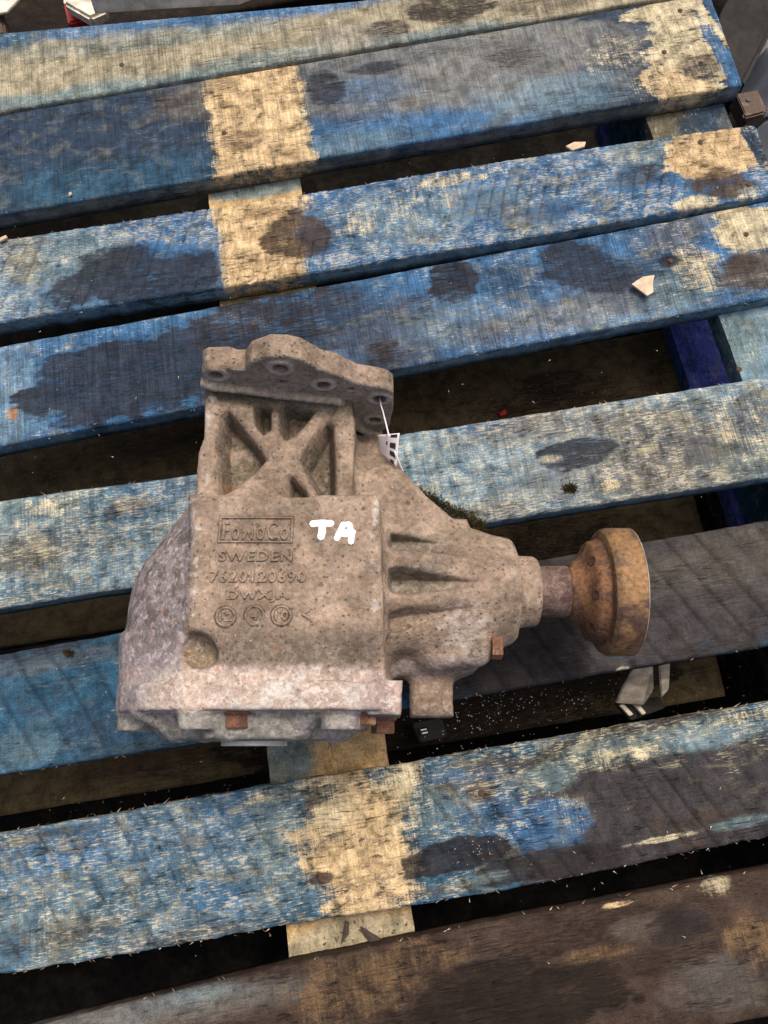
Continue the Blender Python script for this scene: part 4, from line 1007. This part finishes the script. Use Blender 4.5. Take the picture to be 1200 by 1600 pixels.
# card: four corners, curled, standing against the web
c0, c1, c2, c3 = [Vector(p) for p in (q3(590, 680, 116), q3(624, 677, 128), q3(619, 731, 112), q3(592, 706, 104))]
bm = bmesh.new(); N = 10; g = []
for i in range(N+1):
    r_ = []
    for j in range(N+1):
        u, v = i/N, j/N; p = (c0*(1-u)+c1*u)*(1-v)+(c3*(1-u)+c2*u)*v; p += Vector((0, -.4, 1))*3.0*math.sin(u*math.pi)*.6
        r_.append(p)
    g.append(r_)
nn = (c1-c0).cross(c3-c0).normalized(); nn = nn if nn.z > 0 else -nn
V0 = [[bm.verts.new(p*MM) for p in r_] for r_ in g]; V1 = [[bm.verts.new((p-nn*.35)*MM) for p in r_] for r_ in g]
for i in range(N):
    for j in range(N):
        bm.faces.new((V0[i][j], V0[i+1][j], V0[i+1][j+1], V0[i][j+1])); bm.faces.new((V1[i][j], V1[i][j+1], V1[i+1][j+1], V1[i+1][j]))
per_ = [(i, 0) for i in range(N)]+[(N, j) for j in range(N)]+[(i, N) for i in range(N, 0, -1)]+[(0, j) for j in range(N, 0, -1)]
for a, b in zip(per_, per_[1:]+per_[:1]): bm.faces.new((V0[a[0]][a[1]], V1[a[0]][a[1]], V1[b[0]][b[1]], V0[b[0]][b[1]]))
bmesh.ops.recalc_face_normals(bm, faces=bm.faces)
link('card', bm_mesh('card', bm, True), PAPER, tagt)
def card_pt(u, v, o):
    p = (c0*(1-u)+c1*u)*(1-v)+(c3*(1-u)+c2*u)*v; return p+Vector((0, -.4, 1))*3.0*math.sin(u*math.pi)*.6+nn*o
for u0, u1, v0, v1 in ((.62, .92, .02, .12), (.60, .88, .30, .48), (.62, .90, .58, .74), (.66, .86, .86, .97), (.42, .48, .28, .42)):
    bm = bmesh.new(); a = [bm.verts.new(card_pt(u, v, .25)*MM) for u, v in ((u0, v0), (u1, v0), (u1, v1), (u0, v1))]; b = [bm.verts.new(card_pt(u, v, .08)*MM) for u, v in ((u0, v0), (u1, v0), (u1, v1), (u0, v1))]
    bm.faces.new(a); bm.faces.new(b[::-1])
    for i in range(4): bm.faces.new((a[i], b[i], b[(i+1) % 4], a[(i+1) % 4]))
    bmesh.ops.recalc_face_normals(bm, faces=bm.faces); link('printed_square', bm_mesh('printed_square', bm), INK, tagt)
hx, hz = V(593, 624, FY)
tube('tie_string', [(hx, FY+3, hz-2), (hx+1, FY-4, hz-1), q3(598, 642, 126), q3(603, 662, 124), q3(608, 682, 128)], .55, PAPER, tagt)
tube('tie_string', [q3(617, 706, 122), q3(623, 722, 112), q3(630, 738, 102), q3(634, 746, 98)], .7, PAPER, tagt)
tube('tie_knot', [q3(633, 743, 98), q3(636, 749, 97), q3(640, 756, 96), q3(644, 760, 95)], [.8, 1.6, 2.6, 1.2], PAPER, tagt)

# ================================================================== LITTER ON AND UNDER THE PALLET
def shard(name, outline, z, th, mat, label, cat, group=None, bend=1.5, parent=None):
    P = [U(a, b, z) for a, b in outline]; cx = sum(p[0] for p in P)/len(P); cy = sum(p[1] for p in P)/len(P)
    bm = bmesh.new(); n = len(P)
    def row(k, zz, inset=1.): return [bm.verts.new(((x-cx)*inset*MM, (y-cy)*inset*MM, (zz+bend*math.sin((x-cx)*.25+k))*MM)) for x, y in P]
    a, b = row(0, th), row(0, 0, 1.02)
    c = bm.verts.new((0, 0, (th+bend*.3)*MM))
    for i in range(n):
        bm.faces.new((a[i], a[(i+1) % n], c)); bm.faces.new((a[i], b[i], b[(i+1) % n], a[(i+1) % n]))
    bm.faces.new(b[::-1]); bmesh.ops.recalc_face_normals(bm, faces=bm.faces)
    o = link(name, bm_mesh(name, bm), mat, parent, loc=(cx, cy, z+.6))
    if parent is None: tag(o, label, cat, group or {'wood chip': 'pale wood chips lying on the boards', 'bark chip': 'dark bark chips on the bare stringer'}.get(cat))
    return o
shard('wood_chip', [(986, 446), (996, 438), (1004, 434), (1021, 433), (1018, 446), (1019, 460), (1010, 464), (1002, 456)], 0, 1.6, RAW, 'pale arrow-shaped wood chip on the blue fourth board, right side', 'wood chip')
shard('wood_chip', [(884, 230), (896, 224), (914, 226), (912, 233), (894, 236)], 1, 2, RAW, 'small tan wood flake on the far edge of the third board, right side', 'wood chip')
shard('wood_chip', [(386, 445), (398, 441), (404, 438), (402, 444), (392, 447)], -1, 3, RAW, 'thin pale splinter flake at the near edge of the third board', 'wood chip')
shard('wood_chip', [(108, 303), (112, 302), (114, 306), (109, 308)], 0, 1.5, RAW, 'tiny pale crumb of wood on the dark blue second board', 'wood chip')
shard('wood_chip', [(0, 373), (12, 371), (14, 375), (0, 379)], 2, 2, RAW, 'pale splinter on the left end of the third board, far edge', 'wood chip')
shard('bark_chip', [(564, 1448), (572, 1452), (596, 1466), (590, 1474), (578, 1470), (566, 1456)], ZS, 3, DARKCHIP, 'dark bark chip on the bare stringer, right one of two', 'bark chip')
shard('bark_chip', [(540, 1438), (546, 1442), (545, 1458), (534, 1474), (536, 1456)], ZS, 3, DARKCHIP, 'dark narrow bark chip on the bare stringer, left one of two', 'bark chip')
shard('red_fragment', [(778, 648), (788, 643), (791, 650), (782, 653)], ZL, 5, REDP, 'tiny red plastic fragment under the pallet below the fourth board', 'fragment')

# moss
def moss(pts_px, rpx, z, label, n, seed):
    r_ = random.Random(seed); bm = bmesh.new()
    for k in range(n):
        i = r_.random()*(len(pts_px)-1); a = int(i); f = i-a
        px = pts_px[a][0]*(1-f)+pts_px[a+1][0]*f+r_.gauss(0, rpx*.5); py = pts_px[a][1]*(1-f)+pts_px[a+1][1]*f+r_.gauss(0, rpx*.42)
        x, y = U(px, py, z); h = r_.uniform(1.2, 3.6); rr = r_.uniform(.5, 1.1)
        for q in range(3):
            t = r_.uniform(0, 6.28); dx_, dy_ = math.cos(t)*rr, math.sin(t)*rr
            vs = [bm.verts.new(Vector(p)*MM) for p in ((x-dy_*.4, y+dx_*.4, z-1), (x+dy_*.4, y-dx_*.4, z-1), (x+dx_*1.3, y+dy_*1.3, z+h*r_.uniform(.4, 1)))]
            bm.faces.new(vs).material_index = 0 if r_.random() < .6 else 1
    me = bm_mesh('moss', bm); me.materials.append(MOSSM); me.materials.append(MOSSB)
    o = link('moss', me, None); tag(o, label, 'moss', kind='stuff')
moss([(655, 768), (700, 796), (735, 812), (752, 826)], 13, 0, 'green and brown moss clump on the board edge beside the gearbox', 1900, 1)
moss([(884, 762), (898, 764)], 8, 0, 'small round moss tuft on the light blue board', 420, 2)
moss([(102, 1018), (112, 1022)], 6, 0, 'small green moss tuft on the dark blue board left of the gearbox', 200, 3)

# grit, fibres and flakes (uncountable)
def grit(name, label, spots, mat, zf, size, seed, long=1.):
    r_ = random.Random(seed); bm = bmesh.new()
    for (px, py, rx, ry, n, z) in spots:
        for k in range(n):
            x, y = U(px+r_.gauss(0, rx), py+r_.gauss(0, ry), z); s = size*r_.uniform(.4, 1.3); t = r_.uniform(0, 6.28)
            zz = z+.5; c, d = math.cos(t), math.sin(t)
            P = [(s*long, 0, 0), (-s*.5*long, s*.8, 0), (-s*.5*long, -s*.7, 0), (0, 0, s*.9)]
            vs = [bm.verts.new(Vector((x+p[0]*c-p[1]*d, y+p[0]*d+p[1]*c, zz+p[2]))*MM) for p in P]
            for f in ((0, 1, 3), (1, 2, 3), (2, 0, 3)): bm.faces.new([vs[i] for i in f])
    o = link(name, bm_mesh(name, bm), mat); tag(o, label, 'grit', kind='stuff')
grit('white_grit', 'fine white grit scattered over the pallet boards and the dark gap under the gearbox',
     [(760, 1110, 60, 24, 150, -22), (850, 1080, 50, 30, 80, -22), (740, 1330, 30, 20, 34, 0), (700, 1230, 80, 60, 30, 0), (900, 1150, 160, 60, 60, -60), (650, 900, 400, 400, 60, 0), (900, 820, 90, 20, 20, ZL), (780, 600, 120, 24, 26, ZL), (250, 640, 500, 300, 40, 0), (640, 1215, 60, 12, 20, 0)], SPECKM, 0, .55, 5)
grit('wood_fibres', 'loose pale wood fibres and crumbs lying over the pallet boards',
     [(600, 1300, 300, 90, 60, 0), (600, 800, 500, 500, 60, 0), (870, 300, 200, 120, 40, 0), (120, 600, 200, 260, 40, 0)], RAW, 0, .45, 6, 4.)
grit('dark_litter', 'brown crumbs of bark and dirt lying in the gaps between the boards',
     [(780, 610, 140, 26, 120, ZL), (160, 720, 120, 30, 110, ZL), (200, 1240, 160, 30, 90, ZL), (820, 840, 120, 16, 60, ZL), (1050, 1080, 60, 20, 50, ZL), (550, 1455, 50, 18, 26, ZS)], plain('dull_crumbs', (.12, .095, .07), .9, 0, .5), 0, 1.1, 9, 1.6)
grit('board_dirt', 'dark dirt crumbs lying loose on top of the pallet boards',
     [(600, 300, 360, 160, 150, 0), (600, 1290, 360, 80, 150, 0), (900, 950, 200, 60, 80, 0), (200, 860, 160, 60, 60, 0)], DARKCHIP, 0, .5, 10, 1.3)
# ragged splinters on board edges, as one part of each board
def fringe(bd, line_px, z, n, seed, out=-1):
    r_ = random.Random(seed); bm = bmesh.new(); L = Line(line_px, z); c, s = math.cos(-ALIGN), math.sin(-ALIGN)
    bx_, by_, bz_ = [v/MM for v in bd.matrix_basis.translation+bd.parent.location]
    x0, x1 = U(*line_px[0], z)[0], U(*line_px[-1], z)[0]
    for k in range(n):
        x = r_.uniform(x0, x1); y = float(L(np.array(x))); ln = r_.uniform(1., 3.5)*(2 if r_.random() < .08 else 1); a = ALIGN+r_.choice((0, math.pi))+r_.uniform(.15, .7)*out*(1 if r_.random() < .5 else 1)
        w_ = r_.uniform(.2, .6); dx_, dy_ = math.cos(a), abs(math.sin(a))*out
        zz = z-r_.uniform(1, 3)
        P = [(x-w_, y-out*.8, zz-.3), (x+w_, y-out*.8, zz+.4), (x+dx_*ln, y+dy_*ln*.8, zz+r_.uniform(-.5, 1))]
        P.append((x, y-out*.8, zz-.9))
        vs = []
        for p in P:
            d = (p[0]-bx_, p[1]-by_, p[2]-bz_); vs.append(bm.verts.new(Vector((d[0]*c-d[1]*s, d[0]*s+d[1]*c, d[2]))*MM))
        for f in ((0, 1, 2), (1, 3, 2), (3, 0, 2)): bm.faces.new([vs[i] for i in f])
    me = bm_mesh('splinters', bm); o = bpy.data.objects.new('splinters', me); C.objects.link(o); me.materials.append(RAW); o.parent = bd; o['kind'] = 'stuff'
fringe(bG, [(0, 1528), (450, 1449), (790, 1392), (1200, 1309)], 0, 60, 1)
fringe(bG, [(0, 1299), (420, 1225), (640, 1189), (1200, 1094)], 0, 40, 2, 1)
fringe(bC, [(0, 373), (470, 301), (830, 242), (1180, 192)], 1, 30, 3, 1)
fringe(bD, [(0, 700), (620, 577), (1200, 466)], -3, 24, 4)
fringe(bE, [(0, 781), (310, 737), (620, 679), (1200, 587)], 0, 24, 5, 1)
fringe(bH, [(50, 1600), (450, 1507), (790, 1434), (1200, 1357)], -1, 24, 6, 1)
fringe(bF, [(0, 1214), (420, 1144), (1200, 1010)], 0, 24, 7)

# nails: sunk rusty heads
def nail(bd, px, py, z):
    x, y = U(px, py, z); bm = bmesh.new(); rows = []
    for r, h in ((2.6, -.6), (2.5, .15), (2.0, .3), (0.02, .2)):
        rows.append([bm.verts.new(Vector((r*math.cos(a*.5236), r*math.sin(a*.5236), h))*MM) for a in range(12)])
    for a, b in zip(rows[:-1], rows[1:]):
        for i in range(12): bm.faces.new((a[i], a[(i+1) % 12], b[(i+1) % 12], b[i]))
    o = bpy.data.objects.new('nail', bm_mesh('nail', bm, True)); C.objects.link(o); o.data.materials.append(NAILM); o.parent = bd
    p = bd.location+bd.parent.location; d = Vector((x, y, z))*MM-p; c, s = math.cos(-ALIGN), math.sin(-ALIGN)
    o.location = (d.x*c-d.y*s, d.x*s+d.y*c, d.z)
for bd, lst, z in ((bB, [(1038, 81), (1063, 16), (350, 207)], 0), (bC, [(1094, 222), (1170, 287)], 1), (bD, [(1166, 366), (395, 505), (1048, 407)], -3), (bG, [(503, 1373), (752, 1239)], 0), (bA, [(190, 101)], 3), (bE, [(1155, 577)], 0)):
    for px, py in lst: nail(bd, px, py, -5 if bd is bD else z)

# ================================================================== THINGS ROUND THE PALLET
# white plastic clip in the gap
clip = empty('broken_clip', (190, 45, -60)); tag(clip, 'broken cream plastic clip lying in the gap under the rusty flange', 'clip')
def slab(name, corners, th, mat, parent, bevel=.6, tagdata=None, loc0=True):
    """corners: (px, py, z) of the upper face; thickness hangs straight down"""
    P = [Vector(q3(*c)) for c in corners]; ctr = sum(P, Vector())/len(P); bm = bmesh.new()
    a = [bm.verts.new((p-ctr)*MM) for p in P]; b = [bm.verts.new((p-ctr-Vector((0, 0, th)))*MM) for p in P]; n = len(P)
    bm.faces.new(a); bm.faces.new(b[::-1])
    for i in range(n): bm.faces.new((a[i], b[i], b[(i+1) % n], a[(i+1) % n]))
    bmesh.ops.recalc_face_normals(bm, faces=bm.faces)
    if bevel: bmesh.ops.bevel(bm, geom=bm.edges[:], offset=bevel*MM, segments=2, affect='EDGES')
    return link(name, bm_mesh(name, bm), mat, parent, loc=tuple(ctr))
slab('clip_wall', [(988, 1046, -26), (1021, 1040, -28), (1022, 1078, -50), (1006, 1102, -75), (962, 1098, -75), (974, 1072, -52)], 4, CREAM, clip, 1)
slab('clip_wall', [(1030, 1040, -30), (1048, 1036, -30), (1046, 1076, -62), (1034, 1090, -70)], 4, CREAM, clip, .8)
for i in range(2):
    slab('clip_rib', [(968+i*22, 1102-i*2, -79), (975+i*22, 1100-i*2, -79), (990+i*20, 1116-i*2, -84), (984+i*20, 1119-i*2, -84)], 8, CREAM, clip, .5)
slab('clip_base', [(960, 1098, -80), (1030, 1088, -80), (1040, 1106, -90), (986, 1126, -92)], 6, DARKST, clip, .8)
con = empty('cable_connector', (30, 15, -120)); tag(con, 'small black plastic connector lying in the dark gap below the gearbox lug', 'connector')
slab('connector_body', [(644, 1130, -100), (690, 1122, -100), (700, 1150, -104), (656, 1160, -104)], 14, BLACKP, con, 1.5)
slab('connector_latch', [(652, 1138, -97), (668, 1134, -97), (672, 1146, -98), (656, 1150, -98)], 2.5, DARKST, con, .5)
slab('contact_pin', [(657, 1140, -94), (666, 1138, -94), (667, 1140, -94), (658, 1142, -94)], 1, STEEL, con, 0)
slab('contact_pin', [(659, 1145, -94), (668, 1143, -94), (669, 1145, -94), (660, 1147, -94)], 1, STEEL, con, 0)
# right-hand corner
ch = empty('steel_channel', (430, 740, -120)); tag(ch, 'dark grey steel channel standing beyond the far right corner of the pallet', 'steel channel')
slab('channel_web', [(1148, -20, -40), (1206, -20, -40), (1206, 40, -48), (1159, 128, -55), (1148, 128, -55), (1118, 60, -48), (1126, 20, -44)], 70, DARKST, ch, 1.2)
slab('channel_edge', [(1206, 36, -45), (1212, 36, -45), (1164, 132, -52), (1159, 128, -52)], 60, DARKST, ch, .5)
hg = empty('steel_hinge', (380, 610, -120)); tag(hg, 'brown steel hinge plate with a hole at the pallet corner under the white sheet', 'hinge')  # brown steel hinge with its plate, hole and barrel
slab('hinge_plate', [(1150, 146, -60), (1184, 140, -60), (1200, 172, -60), (1168, 186, -60)], 20, BROWNST, hg, 1)
x, y = U(1170, 155, -59); bm = bmesh.new(); bmesh.ops.create_cone(bm, cap_ends=True, segments=16, radius1=3*MM, radius2=3*MM, depth=1.5*MM); link('hinge_hole', bm_mesh('hinge_hole', bm), BLACKP, hg, loc=(x, y, -59.6))
slab('hinge_barrel', [(1160, 176, -52), (1196, 168, -52), (1198, 175, -52), (1164, 184, -52)], 8, BROWNST, hg, 2)
def crumple(name, poly, z, hgt, mat, label, cat, seed):
    P = [U(a, b, z) for a, b in poly]; x0, x1, y0, y1 = bb(P); n = 70
    X, Y = np.meshgrid(np.linspace(x0, x1, n), np.linspace(y0, y1, n), indexing='ij'); d = poly2(X, Y, P)
    k = sstep(2, -16, d); rid = 1-np.abs(fbm(X/26+seed, Y/26, None, 3))*2.4
    Z = z-30+(30+hgt*(.45+.55*rid))*k
    idx = np.arange(n*n).reshape(n, n); q = np.stack([idx[:-1, :-1], idx[1:, :-1], idx[1:, 1:], idx[:-1, 1:]], -1).reshape(-1, 4)
    keep = (d.ravel()[q] < 3).all(1); q = q[keep]; cx, cy = (x0+x1)/2, (y0+y1)/2
    u, inv = np.unique(q, return_inverse=True)
    vv = np.stack([X-cx, Y-cy, Z-z], -1).reshape(-1, 3)[u]*MM
    me = fast_mesh(name, vv, inv.reshape(q.shape)); o = link(name, me, mat, None, loc=(cx, cy, z)); tag(o, label, cat)
    md = o.modifiers.new('thick', 'SOLIDIFY'); md.thickness = .0012
crumple('plastic_sheet', [(1170, 95), (1230, -20), (1330, -20), (1330, 170), (1215, 152), (1180, 132), (1158, 110)], -110, 40, WHITEP, 'crumpled white plastic sheet beyond the far right corner of the pallet', 'plastic sheet', 4)
crumple('plastic_sheet', [(1168, 196), (1196, 178), (1290, 170), (1330, 300), (1230, 300), (1196, 210)], -150, 22, WHITEP, 'smaller white plastic sheet lying low beside the third board end', 'plastic sheet', 9)
# left-hand far corner
RAWW = plain('old_split_wood', (.66, .60, .48), .85, 0, .35, 60, .001)
def offcut():
    P = [(150, 18), (200, -6), (380, -16), (400, -2), (372, 4), (250, 17), (160, 20)]
    o = shard('wood_offcut', P, -8, 26, RAWW, 'pale split wood offcut lying behind the far edge of the pallet', 'wood offcut', bend=3)
offcut()
pb = empty('red_crate', (-330, 750, -120)); tag(pb, 'red plastic crate corner behind the pallet at the far left', 'crate')
slab('crate_wall', [(96, -10, -30), (140, -14, -30), (138, 30, -34), (106, 36, -34)], 60, REDP, pb, 2)
o = slab('foam_block', [(98, -16, -14), (150, -18, -14), (168, 16, -14), (140, 28, -14), (98, 4, -14)], 14, CREAM, None, 3); tag(o, 'cream foam block resting on the red crate at the far left', 'foam block')
o = slab('brown_board', [(-20, 22, -30), (4, 20, -30), (8, 52, -30), (-20, 60, -30)], 30, BROWNST, None, 2); tag(o, 'rusty brown plate end at the far left corner behind the pallet', 'plate')
o = slab('cardboard_flap', [(-20, -20, -20), (46, -20, -20), (10, 18, -20), (-20, 24, -20)], 3, CREAM, None, .5); tag(o, 'cream cardboard flap in the far left corner of the view', 'cardboard')
